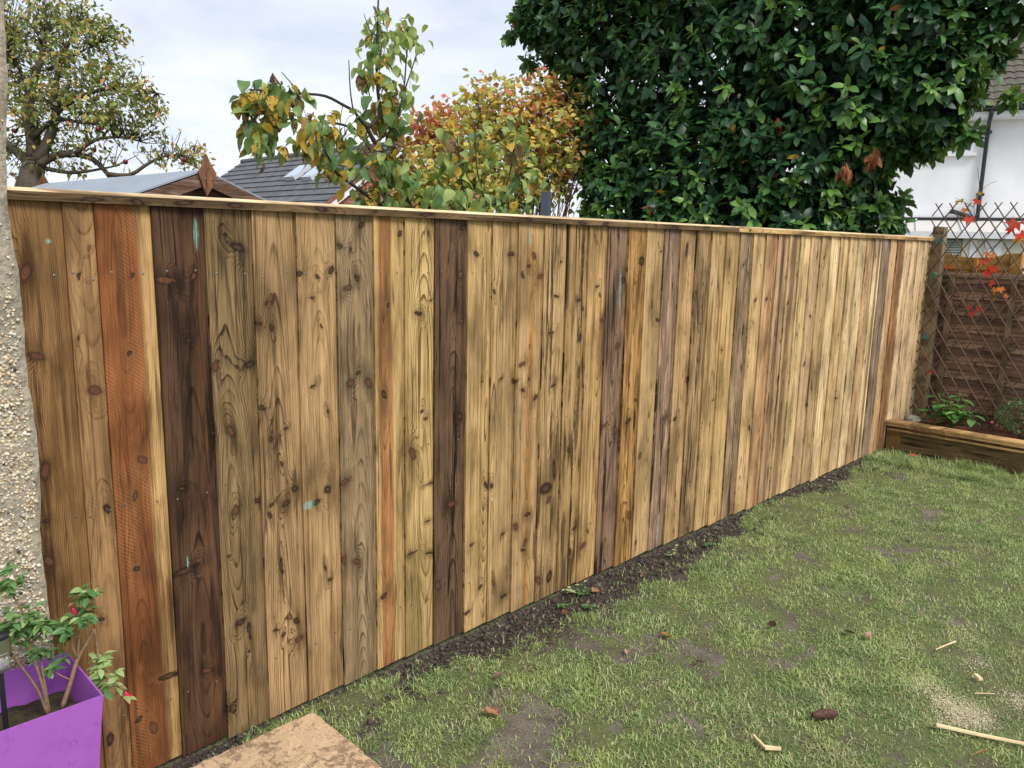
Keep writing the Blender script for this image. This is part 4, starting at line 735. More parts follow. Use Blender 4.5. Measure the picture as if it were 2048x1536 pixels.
# ------------------------------------------------------------------ leaf tools
def leaf_tmpl(width=.5, fold=.18, curl=.25, segs=4, tip=1.0, wide_at=.45, wave=0.0, cup=0.0):
    """leaf of length 1 along +Y, upper side +Z: (verts, tris)"""
    V = []; F = []
    for i in range(segs+1):
        u = i/segs
        q = u/wide_at if u < wide_at else 1-(u-wide_at)/(1-wide_at)
        wdt = width*.5*math.sin(max(0, min(1, q))*math.pi/2)**(.8 if u < wide_at else tip)
        wdt = max(wdt, .012)
        zc = -curl*u*u
        yy = u*(1-.25*curl*u)
        wv = wave*math.sin(u*9)
        V += [(-wdt, yy, zc+fold*wdt+wv), (0, yy, zc), (wdt, yy, zc+fold*wdt-wv)]
    for i in range(segs):
        a = i*3; c = a+3
        for j in (0, 1):
            F += [(a+j, a+j+1, c+j+1), (a+j, c+j+1, c+j)]
    return np.array(V, float), np.array(F, int)
def lobed_tmpl(lobes=5, size=1.0, notch=.62):
    """palmate leaf with pointed lobes, stalk at the origin, lobes towards +Y"""
    V = [(0, .12, 0)]; F = []
    n = lobes
    for i in range(n):
        a = math.radians(-115+230*i/(n-1)); L = size*(.62+.38*math.cos(a*.8))
        V.append((math.sin(a)*L, .12+math.cos(a)*L, -.12*L))
        for s_ in (-1, 1):
            b_ = a+s_*.27; V.append((math.sin(b_)*L*.62, .12+math.cos(b_)*L*.62, .02))
        if i < n-1:
            c_ = a+math.radians(230/(n-1))/2; V.append((math.sin(c_)*size*notch*.75, .12+math.cos(c_)*size*notch*.75, 0.03))
    k = 1
    for i in range(n):
        tp, l, r_ = k, k+1, k+2
        F += [(0, r_, tp), (0, tp, l)]
        if i < n-1:
            nt = k+3
            F += [(0, nt, r_)]
            F += [(0, k+4+1, nt)]
        k += 4
    return np.array(V, float), np.array(F, int)
def basis(d, up):
    """columns x,y,z: y along the leaf, z its upper side"""
    y = np.asarray(d, float); y = y/np.linalg.norm(y, axis=-1, keepdims=True)
    u = np.asarray(up, float)
    x = np.cross(y, u); ln = np.linalg.norm(x, axis=-1, keepdims=True)
    x = np.where(ln < 1e-4, np.array([1.0, 0, 0]), x/np.maximum(ln, 1e-6))
    z = np.cross(x, y)
    return np.stack([x, y, z], -1)
CAM = np.array([0, -2.4, 1.68])
def leaves(parent, tmpl, pos, d, up, size, mi, mats, n_parts=0, part='leaf', crown='crown', score=None):
    """leaf-sized faces: the n_parts that show largest as objects of their own, the rest as one stuff part"""
    V, F = tmpl; pos = np.asarray(pos, float); n = len(pos)
    B = basis(d, up); size = np.asarray(size, float); mi = np.asarray(mi, int)
    order = np.argsort(np.linalg.norm(pos-CAM, axis=1)/size if score is None else score)
    own = order[:n_parts]; rest = order[n_parts:]
    ploc = np.array(parent.location)
    if len(own):
        meshes = {}
        for k in own:
            m_ = int(mi[k])
            if m_ not in meshes:
                meshes[m_] = np_mesh(part, V, F, mats[m_], smooth=True)
            o = bpy.data.objects.new(part, meshes[m_]); C.objects.link(o); o.parent = parent
            M = Matrix([[B[k][r_][c_]*size[k] for c_ in range(3)]+[pos[k][r_]-ploc[r_]] for r_ in range(3)]+[[0, 0, 0, 1]])
            o.matrix_local = M
    if len(rest):
        P = np.einsum('nij,kj->nki', B[rest]*size[rest][:, None, None], V)+(pos[rest]-ploc)[:, None]
        FF = (np.arange(len(rest))[:, None, None]*len(V)+F[None]).reshape(-1, 3)
        me = np_mesh(crown, P.reshape(-1, 3), FF, mats, np.repeat(mi[rest], len(F)), smooth=True)
        o = link(crown, me, parent); o['kind'] = 'stuff'
def tubes(parent, name, branches, mat, sides=6, joined=False):
    """one mesh per branch, or all of them in one"""
    pl = Vector(parent.location); mb = MB()
    for pts, r0, r1 in branches:
        pts = [Vector(p)-pl for p in pts]; n = len(pts)
        # refine for a smooth bend
        q = []
        for i in range(n-1):
            p0, p1, p2, p3 = pts[max(i-1, 0)], pts[i], pts[i+1], pts[min(i+2, n-1)]
            for s_ in range(3):
                u = s_/3
                q.append(.5*((2*p1)+(p2-p0)*u+(2*p0-5*p1+4*p2-p3)*u*u+(3*p1-p0-3*p2+p3)*u**3))
        q.append(pts[-1]); m_ = len(q)
        if not joined: mb = MB()
        mb.tube(q, [r0+(r1-r0)*k/(m_-1) for k in range(m_)], sides)
        if not joined: mb.obj(name, mat, parent, smooth=True)
    if joined:
        o = mb.obj(name, mat, parent, smooth=True)
        return o
BARK = simple('bark', lin(92,80,66), .85, .5, 60, bump=.6, stretch=(1, 1, .4))
BARK_DARK = simple('bark_dark', lin(66,58,50), .85, .5, 60, bump=.6, stretch=(1, 1, .4))
TWIG = simple('twig_bark', lin(98,74,56), .7, .4, 90, bump=.3)

# ------------------------------------------------------------------ raised bed in the corner
slm = wood('sleeper_timber', lin(116,98,68), lin(62,50,36), 91, axis='x', d0=.1, stain=lin(34,30,26), stain_amt=.8, specks=False)
# the sleeper lies along y: object x axis is its length
def along_y(mb, name, mat, y0, parent=None):
    o = mb.obj(name, mat, parent); o.rotation_euler = (0, 0, R(-90)); return o
bed = tag(empty('raised_bed', (6.95, -1.5, 0)), 'low raised bed edged with a dark muddy timber sleeper', 'raised bed')
o = MB().box((-1.46, -.05, -.06), (1.46, .05, .168)).obj('sleeper', slm, bed); o.rotation_euler = (0, 0, R(-90)); o.location = (0.005, 0, 0)
o = MB().box((-.05, -.056, -.06), (.05, .056, .172)).obj('corner_peg', wood('peg_timber', lin(132,104,62), lin(84,62,36), 92, specks=False), bed, (-.008, 1.41, 0))
pm = [wood('plank_timber', lin(200,164,114), lin(140,104,66), 93, axis='x', specks=False, stain=lin(92,68,46), stain_amt=.5),
      wood('plank_timber_dark', lin(120,92,62), lin(70,52,36), 94, axis='x', specks=False, stain=lin(60,48,38), stain_amt=.6)]
plk = [('lowest of the thin planks stacked on the sleeper edging', 0, .004, .172), ('second plank up of the stack on the sleeper edging', 1, .012, .1915),
       ('third plank up of the stack on the sleeper edging', 0, -.004, .2110), ('topmost of the thin planks stacked on the sleeper edging', 0, -.002, .2305)]
rp = random.Random(6)
for lb, k, off, z in plk:
    mb = MB(); N_ = 14
    for side in range(1): pass
    vs_ = []
    for i in range(N_+1):
        xx_ = -1.46+2.92*i/N_; j = rp.uniform(-.003, .003)
        vs_ += [(xx_, -.070+off+j, 0), (xx_, .068+off+j, 0), (xx_, .068+off+j, .0165), (xx_, -.070+off+j, .0165)]
    fs_ = [(3, 2, 1, 0), (N_*4, N_*4+1, N_*4+2, N_*4+3)]+[(i*4+e, i*4+(e+1) % 4, (i+1)*4+(e+1) % 4, (i+1)*4+e) for i in range(N_) for e in range(4)]
    o = mb.add(vs_, fs_).obj('plank', pm[k]); o.rotation_euler = (0, R(rp.uniform(-.05, .05)), R(-90+rp.uniform(-.25, .25)))
    o.location = (6.945, -1.49+rp.uniform(-.02, .01), z)
    tag(o, lb, 'plank', 'planks stacked on the bed edging')
bx_, by_ = np.meshgrid(np.linspace(7.001, 7.69, 36), np.linspace(-3.0, .0, 120))
bz_ = .15+.05*fbm(bx_*9, by_*9, 61, 4)+.025*fbm(bx_*30, by_*30, 62, 2)
ii = np.arange(bx_.size).reshape(bx_.shape)
ff = np.stack([ii[:-1, :-1], ii[:-1, 1:], ii[1:, 1:], ii[1:, :-1]], -1).reshape(-1, 4)
mulch = simple('bark_mulch', lin(112,64,44), .9, .5, 90, col2=lin(56,40,32), bump=.9, bdist=.01)
tag(link('bed_soil', np_mesh('bed_soil', np.stack([bx_, by_, bz_], -1).reshape(-1, 3), ff, mulch)), 'reddish mulch soil of the raised bed', 'soil', kind='structure')
stm = simple('grey_stone', lin(130,122,108), .85, .4, 30, bump=.5)
def rock(name, at, s_, mat, label, seed):
    r = random.Random(seed); mb = MB()
    prof = []
    for k in range(6):
        a = math.pi*k/5; prof.append((max(.001, math.sin(a)), -math.cos(a)))
    vs_ = []
    for rr, zz in prof:
        for k in range(9):
            a = 2*math.pi*k/9; j = r.uniform(.8, 1.15)
            vs_.append((rr*math.cos(a)*s_[0]*j, rr*math.sin(a)*s_[1]*j, zz*s_[2]*r.uniform(.85, 1.1)))
    fs_ = [(i*9+k, i*9+(k+1) % 9, (i+1)*9+(k+1) % 9, (i+1)*9+k) for i in range(5) for k in range(9)]
    o = mb.add(vs_, fs_).obj(name, mat, None, at)
    return tag(o, label, 'stone')
rock('stone', (7.20, -.13, .235), (.085, .075, .035), stm, 'flat grey stone at the fence end of the raised bed', 1)

# ------------------------------------------------------------------ corner post, brown lap panel, trellis
cp = wood('corner_post_timber', lin(150,132,104), lin(104,88,66), 95, specks=False, contrast=.5, stain=lin(84,72,60), stain_amt=.5)
post = MB(); 
vs_ = [(-.05, -.045, -.1), (.05, -.045, -.1), (.05, .045, -.1), (-.05, .045, -.1), (-.05, -.045, 1.872), (.05, -.045, 1.878), (.05, .045, 1.886), (-.05, .045, 1.88)]
post.add(vs_, [(3,2,1,0),(4,5,6,7),(0,1,5,4),(1,2,6,5),(2,3,7,6),(3,0,4,7)])
tag(post.obj('corner_post', cp, None, (7.602, -.052, 0)), 'square weathered timber post at the far end of the new fence', 'post')
TW = simple('teal_twine', lin(72,176,160), .6, .3, 200, bump=.4)
rt = random.Random(2)
for k, (p, lb) in enumerate(zip(TIES, ('teal twine tie nearest the top of the corner post', 'teal twine tie with drooping ends below the post top', 'teal twine tie halfway down the corner post'))):
    mb = MB()
    q = Vector((7.538, p[1], p[2]))
    for s_ in range(3):
        pts = [Vector((rt.uniform(-.006, .004)-.006, math.cos(a)*.020+rt.uniform(-.006, .006), math.sin(a)*.016+rt.uniform(-.006, .006)+.01*(s_-1))) for a in np.linspace(0, 2*math.pi, 9)]
        mb.tube(pts, .0026, 5)
    for s_ in (-1, 1):
        mb.tube([(-.008, 0, 0), (-.02, s_*.02, -.02), (-.018, s_*.03-.01, -.045-.03*(k == 1))], .0022, 5)
    tag(mb.obj('twine_tie', TW, None, q, smooth=True), lb, 'twine', 'twine ties on the corner post')

lapm = []
for k in range(4):
    lapm.append(wood('lap_timber', lin(*[(158,128,108),(142,114,96),(172,144,122),(128,104,90)][k]), lin(98,74,60), 100+k, axis='x', d0=.09, contrast=.6, stain=lin(54,42,38), stain_amt=.6,
                     knots=[((rb.uniform(-.03, .03)), rb.uniform(-.8, .8), .009, .011, 'd') for _ in range(9)], specks=False))
lap = tag(empty('lap_fence_panel', (7.72, -.95, 0)), 'old dark brown overlap fence panel behind the diamond trellis', 'fence panel')
for i in range(19):
    z0 = .13+i*.0705; mb = MB(); N_ = 16; vs_ = []
    ph = rp.uniform(0, 6)
    for k in range(N_+1):
        xx_ = -.9+1.8*k/N_
        lo_ = .008*math.sin(xx_*5+ph)+rp.uniform(-.003, .003)
        vs_ += [(xx_, -.020, lo_), (xx_, -.011, lo_), (xx_, .001, .094), (xx_, -.004, .094)]
    fs_ = [(3, 2, 1, 0), (N_*4, N_*4+1, N_*4+2, N_*4+3)]+[(j*4+e, j*4+(e+1) % 4, (j+1)*4+(e+1) % 4, (j+1)*4+e) for j in range(N_) for e in range(4)]
    o = mb.add(vs_, fs_).obj('slat', lapm[(i*7) % 4], lap, (0, 0, z0)); o.rotation_euler = (0, 0, R(-90))
btm = wood('batten_timber', lin(146,128,104), lin(104,88,70), 110, specks=False, contrast=.5)
for yy in (-.165, -.644, -1.12, -1.6):
    MB().box((-.011, -.021, .12), (.011, .021, 1.45)).obj('batten', btm, lap, (-.032, yy+.95, 0))
MB().box((-.9, -.016, -.0145), (.9, .03, .0145)).obj('top_rail', wood('lap_rail_timber', lin(140,126,104), lin(100,88,70), 111, axis='x', specks=False), lap, (-.012, 0, 1.4605)).rotation_euler = (0, 0, R(-90))

ROD = simple('willow_rod', lin(116,90,72), .7, .45, 70, bump=.3)
def trellis(name, z0, z1, x, label, ph, slope=.66, pitch=.113):
    tr = tag(empty(name, (x, 0, z0)), label, 'trellis', 'trellis panels in the corner')
    H_ = z1-z0; run = H_*slope
    for dr_, xo in ((1, 0.0), (-1, -.0095)):
        k = -int(run/pitch)-1
        while k*pitch+ph < 1.75:
            a0 = k*pitch+ph
            if dr_ > 0: p0, p1 = (a0, 0.0), (a0+run, H_)
            else: p0, p1 = (a0+run, 0.0), (a0, H_)
            # keep to the panel: start at the post
            pts = []
            for u in np.linspace(0, 1, 7):
                s_ = p0[0]+(p1[0]-p0[0])*u; z = p0[1]+(p1[1]-p0[1])*u
                pts.append((s_, z))
            (sa, za), (sb, zb) = pts[0], pts[-1]
            lo_s, hi_s = .0, 1.75
            def clip(s_): return min(max(s_, lo_s), hi_s)
            f_ = lambda s_: za+(zb-za)*(s_-sa)/(sb-sa)
            s0, s1 = clip(sa), clip(sb)
            if abs(s1-s0) > .03:
                e0 = rp.uniform(0, .03); wig = [rp.uniform(-.003, .003) for _ in range(5)]
                ps = []
                for i in range(5):
                    s_ = s0+(s1-s0)*i/4
                    ps.append((xo+rp.uniform(-.0015, .0015), -(s_+wig[i]), f_(s_)))
                MB().tube(ps, [.0052*rp.uniform(.85, 1.1) for _ in ps], 6).obj('rod', ROD, tr, smooth=True)
            k += 1
trellis('trellis', 1.14, 2.075, 7.510, 'upper diamond trellis of thin brown rods rising above the fence', .02)
trellis('trellis', .20, 1.30, 7.478, 'lower diamond trellis of thin brown rods in front of the brown panel', .075)

# ------------------------------------------------------------------ creeper on the trellis
vm_ = [leaf_mat('creeper_red', lin(214,44,52), lin(226,84,70), .45, .35), leaf_mat('creeper_orange', lin(232,150,70), lin(226,120,70), .5, .4), leaf_mat('creeper_yellow', lin(206,178,84), lin(196,150,70), .5, .4)]
vine = tag(empty('creeper_vine', (7.5, -.55, .2)), 'creeper with scarlet and orange lobed leaves on the trellis', 'creeper')
tubes(vine, 'stem', [(s_, .0026, .0014) for s_ in VINE_STEMS], TWIG, 5)
rv = np.random.default_rng(3)
vp = np.array([v[:3] for v in VINE_LEAVES])+np.array([-.015, 0, 0]); nv = len(vp)
vd = np.stack([rv.uniform(-.5, .1, nv), rv.uniform(-.8, .8, nv), -np.abs(rv.normal(.8, .3, nv))], -1)
vu = np.stack([np.full(nv, -1.0), rv.uniform(-.5, .5, nv), rv.uniform(0, .6, nv)], -1)
leaves(vine, lobed_tmpl(), vp-vd*.03, vd, vu, [v[3]*.72 for v in VINE_LEAVES], [v[4] for v in VINE_LEAVES], vm_, n_parts=nv)

# ------------------------------------------------------------------ plants in the raised bed
hm = [leaf_mat('hydrangea_leaf', lin(104,150,78), lin(74,124,66), .4, .3, spec=.5), leaf_mat('hydrangea_leaf_pale', lin(150,184,104), lin(126,164,90), .45, .35)]
hyd = tag(empty('hydrangea', (7.27, -.42, .19)), 'leafy bright green plant with broad leaves in the raised bed', 'plant')
rh = np.random.default_rng(12)
stems = []; P_ = []; D_ = []; U_ = []; S_ = []; M_ = []
for k in range(9):
    a = 2*math.pi*k/9+rh.uniform(-.3, .3); rr = rh.uniform(.03, .15); h = rh.uniform(.16, .34)*(1.25-rr*2.2)
    top = np.array([7.27+math.cos(a)*rr, -.42+math.sin(a)*rr*1.25, .19+h])
    stems.append(([(7.27, -.42, .17), (7.27+math.cos(a)*rr*.6, -.42+math.sin(a)*rr*.6, .19+h*.6), tuple(top)], .005, .003))
    for j in range(7):
        b_ = j*2.4+rh.uniform(-.3, .3); lev = j/7
        d = np.array([math.cos(b_), math.sin(b_), rh.uniform(-.15, .45)-lev*.35])
        P_.append(top-np.array([0, 0, lev*h*.55])+d*.012); D_.append(d); U_.append([0, 0, 1]); S_.append(rh.uniform(.085, .135)*(.75+.45*lev)); M_.append(int(rh.random() < .25 and j < 4))
for dx, dy, dz in ((-.02, .23, .12), (-.05, .26, .06)):
    for b_ in (0.3, 1.8, 3.3, 4.6):
        P_.append(np.array([7.27+dx, -.42+dy, .19+dz])); D_.append([math.cos(b_), math.sin(b_), .3]); U_.append([0, 0, 1]); S_.append(rh.uniform(.06, .085)); M_.append(0)
    stems.append(([(7.27, -.42, .17), (7.27+dx*.6, -.42+dy*.6, .19+dz*.5), (7.27+dx, -.42+dy, .19+dz)], .003, .002))
tubes(hyd, 'stem', stems, simple('green_stem', lin(96,120,60), .6, .3, 60))
leaves(hyd, leaf_tmpl(.62, .25, .22, 4, 1.0, .45, .01), P_, D_, U_, S_, M_, hm, n_parts=len(P_))
sm_ = [leaf_mat('small_shrub_leaf', lin(92,126,78), lin(60,96,56), .5, .3), leaf_mat('small_shrub_leaf_grey', lin(146,168,130), lin(110,140,96), .5, .3)]
shr = tag(empty('rose_bush', (7.38, -.95, .19)), 'small round bush of tiny grey green leaves at the right edge', 'bush')
n = 1500
v = rh.normal(size=(n, 3)); v /= np.linalg.norm(v, axis=1)[:, None]
q = np.stack([7.38+v[:, 0]*.17*rh.uniform(.4, 1, n)**.4, -.95+v[:, 1]*.25*rh.uniform(.4, 1, n)**.4, .36+v[:, 2]*.16*rh.uniform(.4, 1, n)**.4], -1)
q = q[q[:, 2] > .19]; n = len(q)
leaves(shr, leaf_tmpl(.62, .2, .2, 2), q, rh.normal(size=(n, 3))+v[:n]*.6, rh.normal(size=(n, 3))*.5+[0, 0, 1], rh.uniform(.016, .028, n), (rh.random(n) < .35).astype(int), sm_, crown='foliage')
st_ = []
for k in range(9):
    a = 2*math.pi*k/9; st_.append(([(7.38, -.95, .16), (7.38+.07*math.cos(a), -.95+.1*math.sin(a), .29), (7.38+.13*math.cos(a), -.95+.19*math.sin(a), .40)], .004, .002))
tubes(shr, 'stem', st_, TWIG, 5)
pk = simple('pink_petal', lin(236,150,160), .5, .15, 60, bump=0)
for at, s_ in (((7.24, -.72, .29), .022), ((7.28, -.75, .27), .016)):
    mb = MB()
    for k in range(9):
        a = k*2.4; tilt = .3+.09*k
        V, F = leaf_tmpl(.9, .3, -.4, 2)
        B = basis(np.array([[math.cos(a)*math.sin(tilt), math.sin(a)*math.sin(tilt), math.cos(tilt)]]), np.array([[-math.cos(a), -math.sin(a), .3]]))[0]
        mb.add([tuple(B@p*s_) for p in V], [tuple(f_) for f_ in F])
    mb.obj('flower', pk, shr, Vector(at)-Vector((7.38, -.95, .19)), smooth=True)

# ------------------------------------------------------------------ purple planter with fuchsia
PUR = simple('purple_plastic', lin(166,96,188), .42, .12, 14, bump=.04, spec=.5, col2=lin(154,86,178))
nt = NT(PUR.node_tree); bs = [q for q in PUR.node_tree.nodes if q.type == 'BSDF_PRINCIPLED'][0]
lk = bs.inputs['Base Color'].links[0].from_socket
pc = nt.node('ShaderNodeTexCoord').outputs['Object']
sm1 = nt.mr(nt.noise(nt.vm('MULTIPLY', pc, (1, 1, .45)), 55, 4, .65), .56, .68)
sm2 = nt.mr(nt.noise(pc, 11, 3, .5), .45, .62)
nt.put(bs.inputs['Base Color'], nt.mix(nt.m('MULTIPLY', nt.m('MULTIPLY', sm1, sm2), .5), lk, lin(116,64,140)))
pot = tag(empty('purple_planter', (.418, -.288, -.02)), 'square tapered purple plastic planter by the pebbledash wall', 'planter')
def frustum(a, b_, z0, z1, c=(0, 0)):
    return [(-a, -a, z0), (a, -a, z0), (a, a, z0), (-a, a, z0), (-b_, -b_, z1), (b_, -b_, z1), (b_, b_, z1), (-b_, b_, z1)]
mb = MB(); hz = .57
ou = [(.098, 0), (.120, .30), (.134, .48), (.1425, hz)]; inn = [(.1385, hz), (.130, .48), (.116, .30), (.094, .02)]
vs_ = []
for a, z in ou+inn: vs_ += [(-a, -a, z), (a, -a, z), (a, a, z), (-a, a, z)]
nr = len(ou+inn)
fs_ = [(i*4+e, i*4+(e+1) % 4, (i+1)*4+(e+1) % 4, (i+1)*4+e) for i in range(nr-1) for e in range(4)]+[(3, 2, 1, 0), tuple((nr-1)*4+e for e in range(4))]
mb.add(vs_, fs_).obj('pot', PUR, pot)
sx, sy = np.meshgrid(np.linspace(-.128, .128, 22), np.linspace(-.128, .128, 22))
sz = .455+.03*fbm(sx*30+9, sy*30+9, 71, 3); ii = np.arange(sx.size).reshape(sx.shape)
link('potting_soil', np_mesh('potting_soil', np.stack([sx, sy, sz], -1).reshape(-1, 3), np.stack([ii[:-1, :-1], ii[:-1, 1:], ii[1:, 1:], ii[1:, :-1]], -1).reshape(-1, 4), simple('mossy_compost', lin(70,64,36), .9, .5, 60, col2=lin(36,28,20), bump=.8)), pot)
fm = [leaf_mat('fuchsia_leaf', lin(118,156,96), lin(76,120,70), .4, .3, spec=.5), leaf_mat('fuchsia_leaf_pale', lin(182,202,140), lin(150,176,112), .45, .35)]
fu = tag(empty('fuchsia', (.42, -.29, .44)), 'straggly fuchsia growing in the purple planter', 'plant')
tubes(fu, 'stem', FUCHSIA_STEMS, simple('fuchsia_bark', lin(150,120,92), .7, .4, 90, bump=.3), 7)
P_ = []; D_ = []; U_ = []; S_ = []; M_ = []
rf = np.random.default_rng(5)
for (x, y, z, k) in FUCHSIA_NODES:
    for j in range(7 if k == 0 else 6):
        a = rf.uniform(0, 2*math.pi); d = np.array([math.cos(a), math.sin(a), rf.uniform(-.25, .55)])
        P_.append(np.array([x, y, z])+rf.normal(0, .006, 3)); D_.append(d); U_.append([rf.normal(0, .35), rf.normal(0, .35), 1]); S_.append(rf.uniform(.022, .042)); M_.append(k if rf.random() < .85 else 1-k)
P_ = np.array(P_); kp = ~((P_[:, 0] < .55) & (P_[:, 1] > -.12)); 
P_[:, 1] = np.where((P_[:, 0] < .56), np.minimum(P_[:, 1], -.125), P_[:, 1])
leaves(fu, leaf_tmpl(.46, .3, .3, 3), P_, D_, U_, S_, M_, fm, n_parts=len(P_))
bud = simple('fuchsia_bud', lin(224,36,92), .35, .15, 60, bump=0)
for k, p in enumerate(FUCHSIA_BUDS):
    s_ = 1.25 if k == 0 else .8
    mb = MB().lathe([(.001, 0), (.0035, -.003), (.0045, -.009), (.0075, -.018), (.0068, -.026), (.003, -.034), (.0006, -.040)], (0, 0, 0), 10)
    mb.v = [(x*s_, y*s_, z*s_) for x, y, z in mb.v]
    mb.tube([(0, 0, 0), (.001, 0, .012*s_), (-.002, 0, .022*s_)], .0008, 5)
    o = mb.obj('flower_bud', bud, fu, Vector(p)-Vector((.42, -.29, .44)), smooth=True); o.rotation_euler = (R(8), R(-14), 0)
lamp = tag(empty('solar_light', (LAMP_AT[0], LAMP_AT[1], .45)), 'stainless steel solar stake light with black top in the planter', 'solar light')
zt = LAMP_AT[2]-.45
MB().lathe([(.0, zt+.012), (.024, zt+.012), (.0275, zt+.008), (.0275, zt), (.0, zt)], (0, 0, 0), 28).obj('cap', simple('black_plastic', (.02, .021, .024), .3, .2, 60, bump=0), lamp, smooth=False)
MB().lathe([(.027, zt-.0005), (.027, zt-.034), (.0275, zt-.036), (.0275, zt-.040), (.022, zt-.041)], (0, 0, 0), 28).obj('collar', simple('brushed_steel', (.62, .61, .58), .3, .15, 200, metal=1, bump=.05, stretch=(1, 1, 12)), lamp, smooth=False)
gl, t, b = new_mat('clear_plastic'); b.inputs['Base Color'].default_value = (.9, .92, .92, 1); b.inputs['Transmission Weight'].default_value = .85; b.inputs['Roughness'].default_value = .15; b.inputs['IOR'].default_value = 1.45
MB().lathe([(.021, zt-.0415), (.021, zt-.075), (.010, zt-.090), (.006, zt-.092)], (0, 0, 0), 24).obj('lens', gl, lamp, smooth=True)
MB().lathe([(.006, zt-.0925), (.006, -.02), (.001, -.06)], (0, 0, 0), 10).obj('stake', bpy.data.materials['black_plastic'], lamp)

# ------------------------------------------------------------------ trees and shrubs behind the fence
def twig_leaves(rng, nodes, branches, per, spread, dirs_down, size, parent_r=.0012):
    """leaf clusters at nodes, each tied to the nearest branch by a twig"""
    samp = np.array([p for pts, _, _ in branches for a, b_ in zip(pts[:-1], pts[1:]) for p in [np.array(a)+(np.array(b_)-np.array(a))*u for u in (0, .33, .66)]])
    tw = []; P = []; D = []; U = []; S = []
    for nd in nodes:
        nd = np.array(nd[:3]); k = np.argmin(np.linalg.norm(samp-nd, axis=1)); s0 = samp[k]
        mid = (s0+nd)/2+rng.normal(0, .012, 3)+[0, 0, .02]
        tw.append(([tuple(s0), tuple(mid), tuple(nd)], parent_r*1.6, parent_r))
        for j in range(rng.integers(per[0], per[1]+1)):
            a = rng.uniform(0, 2*np.pi); e = rng.normal(dirs_down[0], dirs_down[1])
            d = np.array([np.cos(a)*np.cos(e), np.sin(a)*np.cos(e), np.sin(e)])
            P.append(nd+d*.012+rng.normal(0, spread, 3)); D.append(d)
            out = np.array([np.cos(a), np.sin(a), 0]); U.append(out*.8+[0, 0, .7]+rng.normal(0, .35, 3)); S.append(rng.uniform(*size))
    return tw, P, D, U, S
PM = [leaf_mat('pear_leaf_green', lin(128,156,92), lin(78,118,72), .4, .42, spec=.5),
      leaf_mat('pear_leaf_light', lin(176,190,118), lin(144,166,96), .45, .4),
      leaf_mat('pear_leaf_yellow', lin(222,184,72), lin(200,168,80), .5, .45, blotch=lin(74,46,34), bl_amt=.25),
      leaf_mat('pear_leaf_brown', lin(176,132,70), lin(122,92,74), .55, .3, blotch=lin(52,34,32), bl_amt=.3)]
rg = np.random.default_rng(21)
def pear(name, label, br, nodes, loc, per, pal):
    tr = tag(empty(name, loc), label, 'tree')
    base = br[0][0][0]
    trunk = [([(base[0]+.03, base[1]+.02, -.02), (base[0]+.02, base[1], .9), tuple(base)], .028, br[0][1])]
    tubes(tr, 'trunk', trunk, BARK_DARK, 8)
    tubes(tr, 'branch', br, BARK_DARK, 6)
    tw, P, D, U, S = twig_leaves(rg, nodes, br, per, .030, (-.7, .5), (.052, .082))
    o = tubes(tr, 'twigs', tw, BARK_DARK, 4, joined=True); o['kind'] = 'stuff'
    P = np.array(P)
    mi = rg.choice(4, len(P), p=pal)
    # outer shoots carry lighter leaves
    hi_ = P[:, 2] > 2.45
    mi = np.where(hi_ & (rg.random(len(P)) < .7), 1, mi)
    S = np.where(hi_, np.array(S)*.75, S)
    leaves(tr, leaf_tmpl(.66, .35, .5, 4, .7, .42, .03), P, D, U, S, mi, PM, n_parts=300, crown='more_leaves')
pear('pear_tree', 'young pear tree with large green, yellow and browned leaves behind the fence', PEAR_BRANCHES, PEAR_NODES, (2.31, .72, 0), (4, 6), [.42, .20, .24, .14])
pear('pear_tree', 'low pear shoots with pale green leaves just above the fence, right of the taller pear', SMALL_PEAR_BRANCHES, SMALL_PEAR_NODES, (2.75, .5, 0), (3, 5), [.34, .44, .16, .06])

# ---- evergreen laurel
LM = [leaf_mat('laurel_leaf_dark', lin(32,62,40), lin(46,82,50), .42, .12, spec=.38),
      leaf_mat('laurel_leaf_mid', lin(74,116,58), lin(52,90,50), .42, .18, spec=.38),
      leaf_mat('laurel_leaf_fresh', lin(128,168,82), lin(94,138,62), .38, .28, spec=.5),
      leaf_mat('laurel_leaf_yellow', lin(206,160,52), lin(188,120,50), .5, .35),
      leaf_mat('laurel_leaf_dead', lin(158,98,68), lin(126,78,56), .7, .2)]
lau = tag(empty('laurel_tree', (6.4, 1.6, 0)), 'big dark evergreen laurel rising behind the fence', 'tree')
rl = np.random.default_rng(31)
BL = np.array(LAUREL_BLOBS)
P = []; D = []; U = []; S = []; M = []; SC = []
def inside(p, skip, shrink=.82):
    d = np.linalg.norm((p-BL[:, :3]), axis=1)/(BL[:, 3]*shrink); d[skip] = 9
    return d.min() < 1
